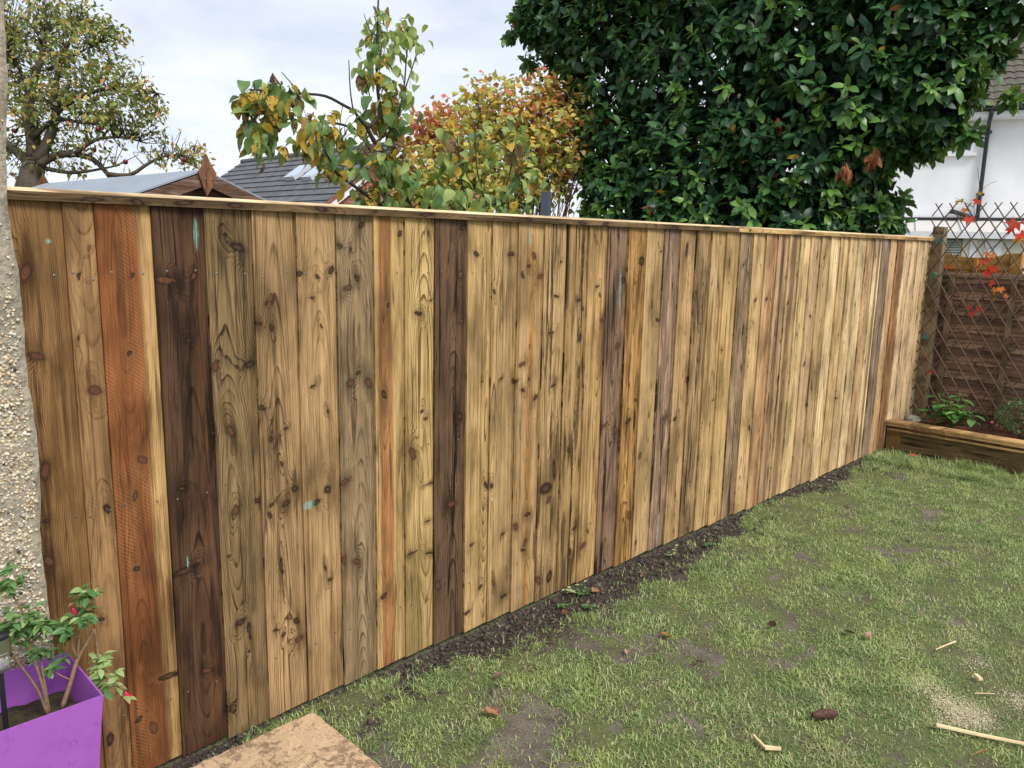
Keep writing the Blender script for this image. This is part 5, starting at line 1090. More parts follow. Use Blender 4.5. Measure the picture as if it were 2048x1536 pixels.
def shoot(p, nrm, nleaf, sz, mat_p, spread=1.0):
    ax = nrm*.75+np.array([0, 0, .35])+rl.normal(0, .3, 3); ax /= np.linalg.norm(ax)
    t1 = np.cross(ax, [0.3, .2, .9]); t1 /= np.linalg.norm(t1); t2 = np.cross(ax, t1)
    ph = rl.uniform(0, 6.28); mat_p = np.array(mat_p)/sum(mat_p); mt = rl.choice(5, p=mat_p)
    for j in range(nleaf):
        a = ph+j*2.4; u = j/nleaf
        op = (1.25-.75*u)*spread                          # outer leaves lie flatter, the youngest stand up
        d = ax*math.cos(op)+(t1*math.cos(a)+t2*math.sin(a))*math.sin(op)
        d = d+np.array([0, 0, -.55])*(1-u)
        pp = p-ax*(.09*(1-u))
        if pp[1] < .07 and pp[2] < 1.9: continue
        P.append(pp); D.append(d); U.append(ax*.8+[0, 0, .5]+rl.normal(0, .12, 3)); S.append(sz*rl.uniform(.6, 1.2)*(1-.35*u))
        k = mt
        if k < 3 and rl.random() < .003: k = 3
        if k == 0 and rl.random() < .3: k = 1
        M.append(k)
twl = []
for bi, (cx, cy, cz, rr) in enumerate(BL):
    ns = int(500*rr*rr+26)
    for _ in range(ns):
        v = rl.normal(size=3); v /= np.linalg.norm(v)
        c_ = np.array([cx, cy, cz]); p = c_+v*rr*rl.uniform(.84, 1.10)
        if inside(p, bi): continue
        if p[2] < 1.2 or p[2] > 6.2: continue
        toward = np.dot(v, (CAM-c_)/np.linalg.norm(CAM-c_))
        if toward < -.55 and rl.random() < .6: continue
        low = np.clip((2.7-p[2])/.9, 0, 1); rightn = np.clip((p[0]-p[1]-4.2)/2, 0, 1)
        fresh = .05+.30*low+.12*rightn
        shoot(p, v, rl.integers(6, 10), .148, [.625-fresh*.55, .373-fresh*.45, fresh, .001, .001])
        if rl.random() < .3: twl.append(([tuple(c_+v*rr*.3), tuple(c_+v*rr*.7+rl.normal(0, .04, 3)), tuple(p)], .008, .003))
    # inner fill, all in the darkest leaf colour to paint in the interior shade
    for _ in range(int(1300*rr**2)):
        v = rl.normal(size=3); v /= np.linalg.norm(v); p = np.array([cx, cy, cz])+v*rr*rl.uniform(.45, .9)
        if p[2] < 1.2 or (p[1] < .07 and p[2] < 1.9) or p[2] > 6.2: continue
        P.append(p); D.append(rl.normal(size=3)+[0, 0, -.5]); U.append(rl.normal(size=3)*.6+[0, 0, 1]); S.append(rl.uniform(.13, .19)); M.append(0)
for (cx, cy, cz, rr) in LAUREL_SPRAYS:
    for _ in range(int(4+rr*26)):
        v = rl.normal(size=3); v /= np.linalg.norm(v); shoot(np.array([cx, cy, cz])+v*rr*rl.uniform(.2, .9), v, 7, .13, [.3, .5, .185, .01, .005])
# two hanging bunches of dead brown leaves
for q in DEAD_AT:
    for _ in range(14):
        P.append(np.array(q)+rl.normal(0, .028, 3)); D.append(np.array([0, 0, -1])+rl.normal(0, .25, 3)); U.append(rl.normal(size=3)); S.append(rl.uniform(.09, .12)); M.append(4)
P = np.array(P); dist = np.linalg.norm(P-CAM, axis=1)
leaves(lau, leaf_tmpl(.44, .22, .26, 4, .5, .55), P, D, U, S, M, LM, n_parts=300, crown='crown')
LT = [([(6.9, 2.2, -.05), (6.85, 2.15, .9), (6.85, 2.2, 1.8), (6.9, 2.3, 2.6), (6.95, 2.3, 3.6)], .09, .03), ([(6.85, 2.15, 1.3), (6.5, 2.6, 2.1), (6.2, 3.1, 2.9), (6.05, 3.4, 3.4)], .06, .02),
      ([(6.85, 2.15, 1.0), (7.1, 1.6, 1.9), (7.2, 1.1, 2.6), (7.1, .7, 3.1)], .05, .015)]
tubes(lau, 'trunk', LT[:1], BARK_DARK, 9); tubes(lau, 'limb', LT[2:], BARK_DARK, 7)
o = tubes(lau, 'twigs', twl, BARK_DARK, 4, joined=True); o['kind'] = 'stuff'

# ---- autumn bush, red to yellow green
BM = [leaf_mat('bush_leaf_red', lin(212,112,92), lin(224,140,112), .5, .4), leaf_mat('bush_leaf_rust', lin(220,150,86), lin(204,128,84), .5, .4),
      leaf_mat('bush_leaf_gold', lin(228,196,104), lin(210,184,100), .5, .4), leaf_mat('bush_leaf_olive', lin(198,200,112), lin(176,184,102), .5, .4), leaf_mat('bush_leaf_green', lin(136,168,86), lin(118,150,78), .5, .4)]
bush = tag(empty('autumn_bush', (BUSH_BASE[0], BUSH_BASE[1], 0)), 'spreading bush with red, orange and yellow green autumn leaves', 'bush')
P = []; D = []; U = []; S = []; M = []; st_ = []; tw = []
bb = np.array([BUSH_BASE[0], BUSH_BASE[1], .0])
PAL = {0: [.72, .2, .06, .02, 0], 1: [.16, .34, .34, .16, 0], 2: [.04, .12, .42, .36, .06], 3: [.01, .06, .3, .5, .13], 4: [0, .02, .12, .4, .46]}
for (cx, cy, cz, rr, kd) in BUSH_BLOBS:
    c_ = np.array([cx, cy, cz])
    for _ in range(3):
        e = c_+rl.normal(0, rr*.35, 3); mid = bb*.45+e*.55+rl.normal(0, .12, 3); mid[2] = e[2]*.55
        st_.append(([tuple(bb+rl.normal(0, .12, 3)*[1, 1, 0]), tuple(mid), tuple(e)], .016, .005))
    for _ in range(int(620*rr*rr)):
        v = rl.normal(size=3); v /= np.linalg.norm(v); p = c_+v*rr*rl.uniform(.4, 1.12)
        tw.append(([tuple(p-v*.10-np.array([0, 0, .12])), tuple(p-v*.04-np.array([0, 0, .05])), tuple(p)], .004, .0015))
        for j in range(rl.integers(5, 9)):
            d = v*.4+rl.normal(0, .6, 3)+[0, 0, -.1]
            P.append(p+rl.normal(0, .055, 3)); D.append(d); U.append(rl.normal(0, .5, 3)+[0, 0, 1]+v*.4); S.append(rl.uniform(.06, .095)); M.append(rl.choice(5, p=PAL[int(kd)]))
# bare brown stems on the right flank
for _ in range(60):
    e = np.array(BUSH_BLOBS[10][:3])+rl.normal(0, .36, 3)*[1, 1, .7]
    mid = bb*.4+e*.6+rl.normal(0, .18, 3); mid[2] = e[2]*.6
    st_.append(([tuple(bb+rl.normal(0, .15, 3)*[1, 1, 0]), tuple(mid), tuple(e)], .008, .002))
o = tubes(bush, 'stems', st_, TWIG, 5, joined=True); o['kind'] = 'stuff'
o = tubes(bush, 'twigs', tw, TWIG, 3, joined=True); o['kind'] = 'stuff'
leaves(bush, leaf_tmpl(.72, .2, .2, 3, .8, .45), P, D, U, S, M, BM, n_parts=300, crown='crown')

# ---- apple tree on the left
AM = [leaf_mat('apple_leaf_olive', lin(158,168,92), lin(126,140,80), .5, .35), leaf_mat('apple_leaf_gold', lin(206,182,104), lin(186,166,96), .5, .4), leaf_mat('apple_leaf_green', lin(120,134,80), lin(96,112,72), .5, .3), leaf_mat('apple_leaf_rust', lin(210,158,108), lin(182,134,94), .5, .35)]
ap = tag(empty('apple_tree', (APPLE_BRANCHES[0][0][0][0], APPLE_BRANCHES[0][0][0][1], 0)), 'old apple tree with sparse yellowing leaves at the far left', 'tree')
tubes(ap, 'trunk', [([(APPLE_BRANCHES[0][0][0][0], APPLE_BRANCHES[0][0][0][1], -.05)]+APPLE_BRANCHES[0][0][1:], .19, .12)], BARK, 10)
tubes(ap, 'limb', APPLE_BRANCHES[1:], BARK, 7)
samp = np.array([np.array(a)+(np.array(b_)-np.array(a))*u for pts, _, _ in APPLE_BRANCHES[1:] for a, b_ in zip(pts[:-1], pts[1:]) for u in (0, .25, .5, .75)])
P = []; D = []; U = []; S = []; M = []; tw = []; AB = np.array(APPLE_BLOBS)
for bi, (cx, cy, cz, rr) in enumerate(APPLE_BLOBS):
    c_ = np.array([cx, cy, cz])
    for _ in range(int(200*rr*rr+9)):
        v = rl.normal(size=3); v /= np.linalg.norm(v); p = c_+v*rr*rl.uniform(.25, 1.08)**.6
        s0 = samp[np.argmin(np.linalg.norm(samp-p, axis=1)+rl.uniform(0, .3, len(samp)))]
        mid = s0*.45+p*.55+rl.normal(0, .07, 3)+[0, 0, .06]
        tw.append(([tuple(s0), tuple(mid), tuple(p)], .007, .0018))
        dens = 1.0 if p[2] > 2.9 or p[0] > 3.9 else .35
        for j in range(rl.poisson(9*dens)):
            u = rl.uniform(.35, 1.05); q = mid+(p-mid)*u+rl.normal(0, .045, 3)
            P.append(q); D.append(rl.normal(0, .7, 3)+[0, 0, -.15]+v*.3); U.append(rl.normal(0, .5, 3)+[0, 0, 1]); S.append(rl.uniform(.055, .095))
            M.append(rl.choice(4, p=[.44, .24, .26, .06] if p[0] < 3.9 else [.2, .38, .06, .36]))
o = tubes(ap, 'twigs', tw, BARK_DARK, 3, joined=True); o['kind'] = 'stuff'
leaves(ap, leaf_tmpl(.55, .25, .25, 2), P, D, U, S, M, AM, n_parts=0, crown='crown')
apm = simple('apple_skin', lin(122,30,36), .35, .35, 12, bump=0)
for p in APPLE_FRUIT:
    MB().lathe([(.003, .022), (.014, .027), (.025, .019), (.028, .003), (.024, -.016), (.013, -.027), (.003, -.025)], (0, 0, 0), 12).obj('apple', apm, ap, Vector(p)-Vector(ap.location), smooth=True)

# ------------------------------------------------------------------ summerhouse behind the fence, left
felt = simple('roofing_felt', lin(148,156,166), .75, .12, 9, bump=.1)
stn = wood('stained_cladding', lin(124,96,80), lin(80,58,48), 120, axis='x', specks=False, contrast=.6, stain=lin(168,146,138), stain_amt=.55, d0=.12)
fin = wood('finial_timber', lin(136,98,74), lin(88,62,48), 121, specks=False, contrast=.6)
sh = tag(empty('summerhouse', (2.475, 3.14, 0), R(3.5)), 'wooden summerhouse with grey felt roof and pointed diamond finials', 'summerhouse')
PT = math.tan(R(21)); RUN = 1.25; LEN = 3.06; RZ = 2.115
for sgn in (-1, 1):
    c21 = math.cos(R(21)); s21 = math.sin(R(21))
    mb = MB()
    a, b_ = Vector((0, .0, RZ)), Vector((sgn*RUN, .0, RZ-RUN*PT))
    up = Vector((0, 0, .012))
    mb.prism([a, b_, b_+up, a+up], (0, LEN, 0)).obj('roof_felt', felt, sh)
    # barge board under the felt edge, front and back
    for y0 in (-.022, LEN+.002):
        wdt = .098
        bb_ = MB().prism([(0, y0, RZ-.008), (sgn*RUN*1.02, y0, RZ-RUN*1.02*PT-.008), (sgn*RUN*1.02, y0, RZ-RUN*1.02*PT-wdt), (0, y0, RZ-wdt)], (0, .020, 0))
        bb_.obj('barge_board', stn, sh)
    MB().box((sgn*(RUN-.14)-.02, .12, 0), (sgn*(RUN-.14)+.02, LEN-.12, RZ-(RUN-.14)*PT-.03)).obj('side_wall', stn, sh)
for y0 in (.12, LEN-.16):
    MB().prism([(-RUN+.16, y0, 0), (RUN-.16, y0, 0), (RUN-.16, y0, RZ-(RUN-.16)*PT-.03), (0, y0, RZ-.04), (-RUN+.16, y0, RZ-(RUN-.16)*PT-.03)], (0, .04, 0)).obj('gable_wall', stn, sh)
scr = bpy.data.materials['nail_steel']
for y0 in (-.046, LEN+.024):
    fo_ = MB().prism([(0, y0, RZ+.108), (.034, y0, RZ+.03), (.066, y0, RZ-.012), (.04, y0, RZ-.10), (-.012, y0, RZ-.172), (-.04, y0, RZ-.10), (-.066, y0, RZ-.012), (-.034, y0, RZ+.03)], (0, .022, 0)).obj('finial', fin, sh)
    for sx_ in (-.02, .028):
        q = MB().lathe([(.007, 0), (.006, .003), (.002, .004)], (0, 0, 0), 10).obj('screw', scr, fo_, (sx_, y0 if y0 < 0 else y0+.022, RZ-.055)); q.rotation_euler = (R(90) if y0 < 0 else R(-90), 0, 0)

# ------------------------------------------------------------------ far house with grey tiled roof
def tile_mat(name, a, b_, sx, bump=.6, grow=None):
    m_, t, b = new_mat(name)
    p = t.node('ShaderNodeTexCoord').outputs['Object']; s_ = t.sep(p)
    n_ = t.noise(p, 3.0, 4, .6); n2 = t.noise(p, 26, 3, .6)
    rn = t.node('ShaderNodeTexWhiteNoise', {'Vector': t.vm('FLOOR', t.vm('MULTIPLY', p, (0, 1/sx, 0)))}).outputs[0]
    c_ = t.mix(t.mr(n_, .35, .65), a, b_)
    c_ = t.mix(t.m('MULTIPLY', rn, .35), c_, tuple(x*.6 for x in a))
    if grow: c_ = t.mix(t.m('MULTIPLY', t.mr(n2, .5, .7), .6), c_, grow)
    t.put(b.inputs['Base Color'], c_); b.inputs['Roughness'].default_value = .8
    wv = t.m('ABSOLUTE', t.m('SINE', t.m('MULTIPLY', s_[1], math.pi/sx)))
    t.put(b.inputs['Normal'], t.bump(wv, bump, .03))
    return m_
tgm = tile_mat('grey_roof_tile', lin(104,104,108), lin(86,86,92), .33)
hA = tag(empty('brick_house', (12.648, 14.43, 0)), 'distant brick house with a grey tiled roof and two skylights', 'house')
P35 = R(35); SL = 4.9; yL = 8.5
rowN = 17; ex = SL/rowN
for i in range(rowN):                                    # each course of tiles a real step
    s0 = i*ex; mb = MB()
    def rp_(s_, h): return Vector((-math.cos(P35)*s_-math.sin(P35)*h, 0, 4.04-math.sin(P35)*s_+math.cos(P35)*h))
    q = [rp_(s0, .012), rp_(s0+ex+.05, .045), rp_(s0+ex+.05, .02), rp_(s0, -.01)]
    mb.prism([(p.x, -.06, p.z) for p in q], (0, yL+.12, 0)).obj('tile_course', tgm, hA)
q = [Vector((0, 0, 4.04)), Vector((math.cos(P35)*SL, 0, 4.04-math.sin(P35)*SL)), Vector((math.cos(P35)*SL, 0, 4.0-math.sin(P35)*SL)), Vector((0, 0, 4.0))]
MB().prism([(p.x, -.06, p.z) for p in q], (0, yL+.12, 0)).obj('back_roof_slope', tgm, hA)
rdg = MB().tube([(0, -.06, 4.06), (0, yL+.06, 4.06)], .09, 10).obj('ridge', tgm, hA)
bm_, t, b = new_mat('red_brick')
p = t.node('ShaderNodeTexCoord').outputs['Object']; s_ = t.sep(p)
bk = t.node('ShaderNodeTexBrick', {'Vector': t.xyz(t.m('ADD', s_[0], s_[1]), s_[2], 0), 'Color1': (*lin(172,92,70), 1), 'Color2': (*lin(150,78,60), 1), 'Mortar': (*lin(170,150,136), 1), 'Scale': 1.0, 'Mortar Size': .009, 'Brick Width': .225, 'Row Height': .075})
t.put(b.inputs['Base Color'], bk.outputs[0]); b.inputs['Roughness'].default_value = .85
t.put(b.inputs['Normal'], t.bump(bk.outputs[1], -.5, .01))
W_ = math.cos(P35)*SL-.35
MB().prism([(-W_, .06, -.05), (W_, .06, -.05), (W_, .06, 3.96-W_*math.tan(P35)), (0, .06, 3.96), (-W_, .06, 3.96-W_*math.tan(P35))], (0, yL-.12, 0)).obj('wall', bm_, hA)
wht = simple('white_paint', lin(226,228,232), .5, .06, 6, bump=.03)
for sgn in (-1, 1):
    e = Vector((sgn*math.cos(P35)*SL, 0, 4.04-math.sin(P35)*SL))
    MB().prism([(0, -.085, 3.965), (e.x, -.085, e.z-.075), (e.x, -.085, e.z-.225), (0, -.085, 3.815)], (0, .025, 0)).obj('barge_board', wht, hA)
    MB().prism([(0, -.10, 4.06), (e.x, -.10, e.z+.02), (e.x, -.10, e.z-.07), (0, -.10, 3.97)], (0, .10, 0)).obj('verge', simple('verge_clay', lin(140,92,80), .8, .3, 10), hA)
gls, t, b = new_mat('skylight_glass'); b.inputs['Base Color'].default_value = (.42, .52, .64, 1); b.inputs['Roughness'].default_value = .12; b.inputs['Specular IOR Level'].default_value = 1.0
for y0, y1, s0, s1 in ((17.42, 17.93, .92, 1.54), (16.44, 16.90, 1.06, 1.62)):
    def rp2(s_, h, y): return Vector((-math.cos(P35)*s_-math.sin(P35)*h, y-14.43, 4.04-math.sin(P35)*s_+math.cos(P35)*h))
    sk = MB().prism([rp2(s0, .03, y0), rp2(s1, .03, y0), rp2(s1, .15, y0), rp2(s0, .15, y0)], (0, y1-y0, 0)).obj('skylight', simple('skylight_frame', lin(196,200,206), .5, .1, 10, bump=0), hA)
    MB().prism([rp2(s0+.05, .135, y0+.05), rp2(s1-.05, .135, y0+.05), rp2(s1-.05, .156, y0+.05), rp2(s0+.05, .156, y0+.05)], (0, y1-y0-.1, 0)).obj('pane', gls, sk)

# ------------------------------------------------------------------ white house on the right
HB = Vector((19.98, 3.02, 0)); yaw = math.atan2(.939, -.344)
hB = tag(empty('white_house', HB, yaw), 'white rendered house with black downpipe and mossy tiled roof', 'house')
# local axes: +x runs away along the wall (left in the picture), +y towards the camera side
rend = simple('white_render', lin(246,246,247), .8, .06, 1.3, col2=lin(228,228,232), bump=.12)
MB().box((-5, -6, -.05), (6, 0, 4.62)).obj('wall', rend, hB)
blk = simple('black_plastic_pipe', lin(46,54,58), .4, .25, 20, bump=0)
MB().prism([(-5.2, .30, 4.70), (6.2, .30, 4.70), (6.2, .30, 4.50), (-5.2, .30, 4.50)], (0, .025, 0)).obj('fascia', wht, hB)
MB().box((-5.2, -.02, 4.48), (6.2, .30, 4.50)).obj('soffit', wht, hB)
gut = MB(); pr = [(.06*math.cos(a), .06*math.sin(a)) for a in np.linspace(math.pi, 2*math.pi, 7)]
gut.prism([(-5.2, .39+a, 4.70+c_) for a, c_ in pr]+[(-5.2, .44, 4.70), (-5.2, .34, 4.70)], (11.4, 0, 0)); gut.obj('gutter', blk, hB)
pipe = MB().tube([(.03, .38, 4.66), (.03, .36, 4.52), (.03, .14, 4.42), (.03, .09, 4.30), (.03, .09, 3.2), (.03, .09, 2.34)], .042, 12).obj('downpipe', blk, hB, smooth=True)
for zz in (4.22, 2.9):
    MB().box((-.045, .02, zz-.03), (.105, .15, zz+.03)).obj('pipe_bracket', blk, pipe)
MB().tube([(.56, .06, 2.53), (.50, .09, 2.53), (.12, .10, 2.40), (.04, .09, 2.36)], .05, 12).obj('waste_pipe', blk, hB, smooth=True)
MB().tube([(1.70, .03, 2.79), (1.36, .03, 3.02)], .014, 8).obj('support_rod', blk, hB)
MB().box((-5, 0.0, 2.345), (6, .05, 2.405)).obj('lead_flashing', simple('lead_flashing', lin(44,44,48), .6, .3, 10), hB)
# window
wf = simple('window_frame_white', lin(236,236,238), .45, .05, 6, bump=0)
win = MB()
for lo, hi in (((.25, .0, 3.80), (.31, .06, 4.38)), ((1.15, .0, 3.80), (1.21, .06, 4.38)), ((.31, .0, 4.32), (1.15, .06, 4.38)), ((.31, .0, 3.80), (1.15, .06, 3.86)), ((.70, .0, 3.86), (.75, .055, 4.32))): win.box(lo, hi)
wo = win.obj('window', wf, hB)
gl2, t, b = new_mat('window_glass'); b.inputs['Base Color'].default_value = (.10, .13, .16, 1); b.inputs['Roughness'].default_value = .06; b.inputs['Specular IOR Level'].default_value = .9
for a, c_ in ((.31, .70), (.75, 1.15)): MB().box((a, .012, 3.86), (c_, .022, 4.32)).obj('pane', gl2, wo)
MB().box((.19, .0, 3.735), (1.27, .12, 3.797)).obj('sill', wf, wo)
# roof: tiles one by one
tlm = simple('weathered_roof_tile', lin(124,112,100), .85, .4, 5, col2=lin(84,78,74), bump=.4)
mt_ = NT(tlm.node_tree); bs = [q for q in tlm.node_tree.nodes if q.type == 'BSDF_PRINCIPLED'][0]
lk = bs.inputs['Base Color'].links[0].from_socket
orr = mt_.node('ShaderNodeObjectInfo').outputs['Random']
mt_.put(bs.inputs['Base Color'], mt_.mix(mt_.m('MULTIPLY', orr, .55), lk, lin(86,92,62)))
tile = MB(); nw = 8; TW_, TE = .42, .34
top = []
for j in (0, 1):
    for k in range(nw+1):
        u = k/nw; xx_ = u*TW_; zz = .028*abs(math.sin(u*2*math.pi))
        top.append((xx_, -j*(TE+.06), zz+(.03 if j == 0 else 0)))
bot = [(x, y, z-.022) for x, y, z in top]
n1_ = nw+1
fs_ = [(k+1, k, n1_+k, n1_+k+1) for k in range(nw)]+[(k, k+1, 2*n1_+k+1, 2*n1_+k) for k in range(nw)]
tile.add(top+bot, fs_)
tme = tile.mesh('roof_tile', tlm)
rf_ = MB().prism([(-5.2, .34, 4.68), (-5.2, -3.4, 4.68+3.74*math.tan(R(33))), (-5.2, -3.4, 4.62+3.74*math.tan(R(33))), (-5.2, .34, 4.62)], (11.4, 0, 0)).obj('roof', simple('roof_underlay', lin(70,64,60), .9, .3, 10), hB)
MB().prism([(-5.2, -3.4, 4.67+3.74*math.tan(R(33))), (-5.2, -7.1, 4.67), (-5.2, -7.1, 4.61), (-5.2, -3.4, 4.61+3.74*math.tan(R(33)))], (11.4, 0, 0)).obj('back_roof_slope', tlm, hB)
rq = random.Random(8)
for i in range(13):
    for j in range(22):
        o = bpy.data.objects.new('roof_tile', tme); C.objects.link(o); o.parent = rf_
        s_ = i*TE
        o.location = (-4.0+j*TW_+rq.uniform(-.006, .006), .36-s_*math.cos(R(33)), 4.70+s_*math.sin(R(33)))
        o.rotation_euler = (R(-33+rq.uniform(-.8, .8)), 0, R(rq.uniform(-.6, .6)))
MB().tube([(-5.2, -3.4, 4.76+3.74*math.tan(R(33))), (6.2, -3.4, 4.76+3.74*math.tan(R(33)))], .11, 10).obj('ridge', tlm, hB)
# lean-to in front of it
lt = tag(empty('lean_to', HB+Vector((-.939*.05, -.344*.05, 0)), yaw), 'white lean-to with pale sheet roof and louvred vent below the white house', 'lean-to')
shm = simple('roof_sheet', lin(206,202,196), .55, .08, 5, bump=.04)
MB().prism([(-5, .0, 2.335), (-5, 1.5, 2.06), (-5, 1.5, 2.045), (-5, .0, 2.32)], (11, 0, 0)).obj('roof', shm, lt)
for k in range(13):
    xx_ = -4.8+k*.86
    MB().prism([(xx_, .02, 2.375), (xx_, 1.5, 2.10), (xx_, 1.5, 2.063), (xx_, .02, 2.338)], (.035, 0, 0)).obj('glazing_bar', wht, lt)
MB().box((-5, 1.505, 1.93), (6, 1.60, 2.062)).obj('gutter', wht, lt)
crm = simple('cream_panel', lin(214,208,192), .6, .06, 5, bump=.02)
MB().box((-5, 1.36, -.05), (6, 1.45, 1.93)).obj('front_wall', crm, lt)
for a, c_ in ((-.35, -.05), (-1.2, -.95), (.1, .22), (-2.2, -1.9), (1.1, 1.3), (2.2, 2.4)):
    MB().box((a, 1.451, .1), (c_, 1.475, 1.90)).obj('white_stile', wht, lt)
lv = simple('louvre_grey', lin(156,168,158), .5, .1, 10, bump=0)
vent = MB().box((.36, 1.451, 1.42), (.80, 1.462, 1.92)).obj('vent', simple('vent_back', lin(84,96,90), .6, .1, 10, bump=0), lt)
for k in range(9):
    z = 1.445+k*.052
    MB().prism([(.38, 1.463, z), (.38, 1.490, z-.012), (.38, 1.490, z+.004), (.38, 1.463, z+.03)], (.40, 0, 0)).obj('louvre', lv, vent)

# ------------------------------------------------------------------ neighbour's newer fence beyond the corner
om = [wood('orange_timber', lin(*c_), lin(176,118,52), 130+k, specks=False, contrast=.5, stain_amt=.2) for k, c_ in enumerate(((222,178,108), (212,164,94), (200,146,82)))]
nf = tag(empty('curved_top_fence_panel', (10.5, .45, 0)), 'new orange fence panel with a curved top beyond the trellis', 'fence panel')
for k in range(11):
    y0 = 1.55-k*.142; zt = 1.60+.0725*((y0-.36-.07)/.40)**2*1.0
    zt = min(zt, 1.80)
    zl = min(1.60+.0725*((y0-.43+.071)/.40)**2, 1.8); zr = min(1.60+.0725*((y0-.43-.071)/.40)**2, 1.8)
    MB().prism([(0, .071, 0), (0, -.069, 0), (0, -.069, zr), (0, .071, zl)], (.014+.004*(k % 2), 0, 0)).obj('board', om[k % 3], nf, (0, y0-.45, 0))
MB().box((-.045, -.02, .5), (-.002, .02, 1.60)).obj('batten', om[2], nf, (0, -.04, 0))
MB().box((-.02, -.75, 1.46), (-.0015, .75, 1.50)).obj('rail', om[1], nf, (0, .2, 0))
for yy in (.045, -1.2):
    tag(MB().prism([(-.05, -.05, 0), (.05, -.05, 0), (.05, .05, 0), (-.05, .05, 0)], (0, 0, 1.66)).obj('fence_post', om[2], nf, (.0, yy-.45-.05, 0)))
nf2 = tag(empty('neighbour_fence_panel', (10.5, -.75, 0)), 'second orange fence panel right of the curved one', 'fence panel')
for k in range(8):
    MB().box((0, -.069, 0), (.014+.004*(k % 2), .071, 1.60)).obj('board', om[(k+1) % 3], nf2, (0, .56-k*.142, 0))

gp = simple('grey_steel', lin(92,98,112), .45, .15, 8, bump=.05, metal=.3)
g_ = tag(MB().box((-.024, -.024, -.1), (.024, .024, 1.985)).obj('steel_post', gp, None, (3.69, 1.02, 0)), 'dark grey square steel post standing just behind the fence', 'post')
g_.rotation_euler = (0, 0, R(20))

# ------------------------------------------------------------------ bits lying on the lawn
FL = {'o': ('orange_dead_leaf', lin(222,150,60), lin(190,110,50)), 'p': ('pink_dead_leaf', lin(186,150,130), lin(160,124,106)), 'g': ('grey_dead_leaf', lin(150,128,112), lin(126,104,92)), 'r': ('rust_dead_leaf', lin(178,126,96), lin(150,104,80)),
      'b': ('brown_dead_leaf', lin(122,84,58), lin(98,68,50)), 'd': ('dark_dead_leaf', lin(84,56,46), lin(66,46,38)), 'R': ('scarlet_dead_leaf', lin(200,54,44), lin(180,60,50)), 't': ('tan_dead_leaf', lin(196,160,110), lin(170,136,92))}
FLM = {k: leaf_mat(n_, a, b_, .6, .15, blotch=tuple(x*.5 for x in b_), bl_amt=.2) for k, (n_, a, b_) in FL.items()}
FT = ['crinkled orange leaf lying alone in the middle of the lawn', 'curled pinkish leaf on the far right lawn', 'pale grey leaf pair on bare soil near the paving slab', 'rusty leaf beside the weeds at the fence foot',
      'brown curled leaf standing on the dug soil', 'small pinkish leaf on worn grass below the orange leaf', 'pinkish leaf in the grass left of the sawdust', 'dark curled leaf right of the orange leaf', 'dark flat leaf halfway across the lawn',
      'small rust leaf upright in the grass near the slab', 'scarlet leaf at the foot of the sleeper', 'pale brown leaf near the far end of the fence', 'greyish leaf on the soil under the fence middle', 'brown leaf half under the fence board edge',
      'thin brown leaf beside the pinkish one left of the sawdust', 'tan slip of wood at the bottom right corner']
rr = np.random.default_rng(44)
for (x, y, z, k), lb in zip(FALLEN, FT):
    if k == 'R': x = 6.82
    V, F = leaf_tmpl(rr.uniform(.5, .75), rr.uniform(.2, .7), rr.uniform(-.5, .6), 5, .8, .45, rr.uniform(.02, .06))
    s_ = {'o': .058, 'p': .045, 'g': .06, 'r': .06, 'b': .05, 'd': .045, 'R': .07, 't': .06}[k]
    me = np_mesh('fallen_leaf', (V-[0, .5, 0])*s_*[1 if k != 't' else .35, 1, 1], F, FLM[k], smooth=True)
    gz = float(ground_h(np.array([x]), np.array([y]))[0])
    o = link('fallen_leaf', me, None, (x, y, gz+.020)); o.rotation_euler = (rr.normal(0, .3), rr.normal(0, .3), rr.uniform(0, 6.3))
    tag(o, lb, 'leaf', 'fallen leaves on the lawn')
ww = simple('fresh_split_wood', lin(236,208,164), .6, .15, 40, bump=.3, stretch=(1, 1, 1))
def sliver(name, pts, w0, w1, label, cat, th=.006):
    mb = MB(); vs_ = []; n = len(pts)
    for i, p in enumerate(pts):
        p = Vector(p); gz = float(ground_h(np.array([p.x]), np.array([p.y]))[0]); p.z = gz+.018
        d = (Vector(pts[min(i+1, n-1)])-Vector(pts[max(i-1, 0)])); d.z = 0; d.normalize(); sd_ = Vector((-d.y, d.x, 0))
        w_ = (w0+(w1-w0)*i/(n-1))/2
        vs_ += [p-sd_*w_, p+sd_*w_, p+sd_*w_*.8+Vector((0, 0, th)), p-sd_*w_*.8+Vector((0, 0, th))]
    c_ = sum((Vector(v) for v in vs_), Vector())/len(vs_)
    vs_ = [v-c_ for v in vs_]
    fs_ = [(3, 2, 1, 0), ((n-1)*4, (n-1)*4+1, (n-1)*4+2, (n-1)*4+3)]+[(i*4+e, i*4+(e+1) % 4, (i+1)*4+(e+1) % 4, (i+1)*4+e) for i in range(n-1) for e in range(4)]
    tag(mb.add(vs_, fs_).obj(name, ww, None, c_), label, cat)
sliver('wood_offcut', SPLINTER, .018, .008, 'long pale split of fresh wood at the lower right', 'wood offcut')
sliver('wood_splinter', CHIP[:2], .007, .010, 'thin pale splinter at the bottom of the lawn', 'wood splinter')
sliver('wood_chip', CHIP[1:], .022, .012, 'small flat pale chip at the end of the thin splinter', 'wood chip')
sliver('wood_shaving', TWIGLET, .004, .007, 'slender bent pale shaving right of the lawn middle', 'wood shaving', .003)
w2 = Vector(WOODCHIP)
sliver('wood_block', [w2+Vector((-.012, -.012, 0)), w2+Vector((.012, .014, 0))], .018, .018, 'tiny pale block of wood above the sawdust', 'wood chip', .010)
sliver('wood_shaving', TWIG2, .003, .003, 'thread-like pale shaving beside the tiny wood block', 'wood shaving', .002)
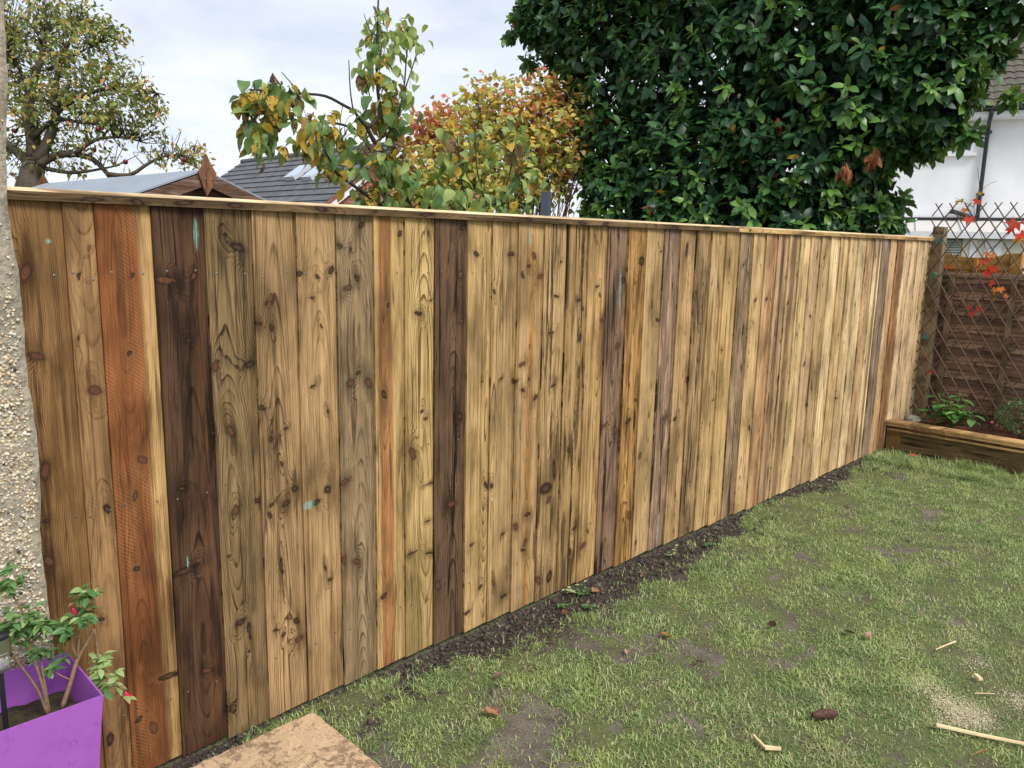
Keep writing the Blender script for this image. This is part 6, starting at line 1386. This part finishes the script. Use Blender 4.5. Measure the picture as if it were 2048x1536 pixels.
# fir cone
cone = MB(); cs = 15
for i in range(9):
    u = i/8; rr_ = .017*math.sin(math.pi*(.12+.8*u))**.8
    for k in range(7):
        a = k*2*math.pi/7+i*.45; c0 = Vector((-.042+.084*u, rr_*.7*math.cos(a), rr_*.7*math.sin(a)))
        ot = Vector((-.006, math.cos(a)*rr_, math.sin(a)*rr_)); sd_ = Vector((0, -math.sin(a), math.cos(a)))*.0075
        tp = Vector((c0.x+.008, math.cos(a)*rr_*1.12, math.sin(a)*rr_*1.12))
        cone.add([c0-Vector((.010, 0, 0))-sd_*.6, c0-Vector((.010, 0, 0))+sd_*.6, tp+sd_, tp-sd_, tp*1.0+Vector((.003, 0, 0))], [(0, 1, 2, 3), (3, 2, 4)])
cone.tube([(-.045, 0, 0), (.042, 0, 0)], [.010, .007], 8)
cm = simple('cone_scale', lin(96,66,54), .7, .45, 80, bump=.3)
gz = float(ground_h(np.array([CONE[0]]), np.array([CONE[1]]))[0])
o = cone.obj('fir_cone', cm, None, (CONE[0], CONE[1], gz+.026)); o.rotation_euler = (0, R(4), R(-32))
tag(o, 'brown scaly fir cone lying in the grass', 'fir cone')
# sawdust: pale flakes among the blades
xs = []; ys = []
for (x, y, z, s_), n in zip(SAWDUST, (3400, 2200, 900, 1500, 800, 800, 1600, 500, 1100, 350)):
    xs.append(rr.normal(x, s_*1.0, n)); ys.append(rr.normal(y, s_*.8, n))
xs = np.concatenate(xs); ys = np.concatenate(ys)
zz_ = ground_h(xs, ys)+np.abs(rr.normal(0, .007, len(xs)))+.004
sdm = simple('sawdust', lin(240,226,194), .8, .15, 90, bump=0)
tag(link('sawdust', blobs(len(xs), 9, xs, ys, zz_, np.clip(rr.lognormal(-6.85, .5, len(xs)), .0005, .0035), sdm, 'sawdust', .5, .3)), 'pale sawdust spilled on the grass at lower right', 'sawdust', kind='stuff')
# weeds at the fence foot
WM = [leaf_mat('weed_leaf', lin(110,146,96), lin(84,122,76), .5, .3), leaf_mat('variegated_leaf', lin(214,220,160), lin(160,186,120), .5, .3)]
WL = ['variegated cream and green sprig at the foot of the fence', 'small green weed beside the variegated sprig', 'trailing variegated sprig under the fence further along', 'tiny weed on the soil below the sprigs', 'tiny weed by the dug soil far along the fence', 'tiny weed left of the variegated sprig']
for (x, y, z, s_, k), lb in zip(WEEDS, WL):
    gz = float(ground_h(np.array([x]), np.array([y]))[0])
    wd = tag(empty('weed', (x, y, gz)), lb, 'weed')
    P = []; D = []; U = []; S = []; M = []; st_ = []
    for j in range(4):
        a = rr.uniform(0, 6.3); tip = np.array([x+math.cos(a)*s_*.7, min(y+math.sin(a)*s_*.5-.03, -.03), gz+s_*rr.uniform(.35, .9)])
        st_.append(([(x, y, gz-.005), tuple((np.array([x, y, gz])+tip)/2+[0, 0, .008]), tuple(tip)], .0012, .0008))
        for q in range(5):
            b_ = rr.uniform(0, 6.3); P.append(np.array([x, y, gz])+(tip-np.array([x, y, gz]))*(.4+.15*q)); D.append([math.cos(b_), math.sin(b_), .3]); U.append([0, 0, 1]); S.append(rr.uniform(.016, .032)); M.append(k if rr.random() < .8 else 0)
    tubes(wd, 'stem', st_, bpy.data.materials['green_stem'], 4)
    leaves(wd, leaf_tmpl(.6, .2, .2, 2), P, D, U, S, M, WM, n_parts=len(P))
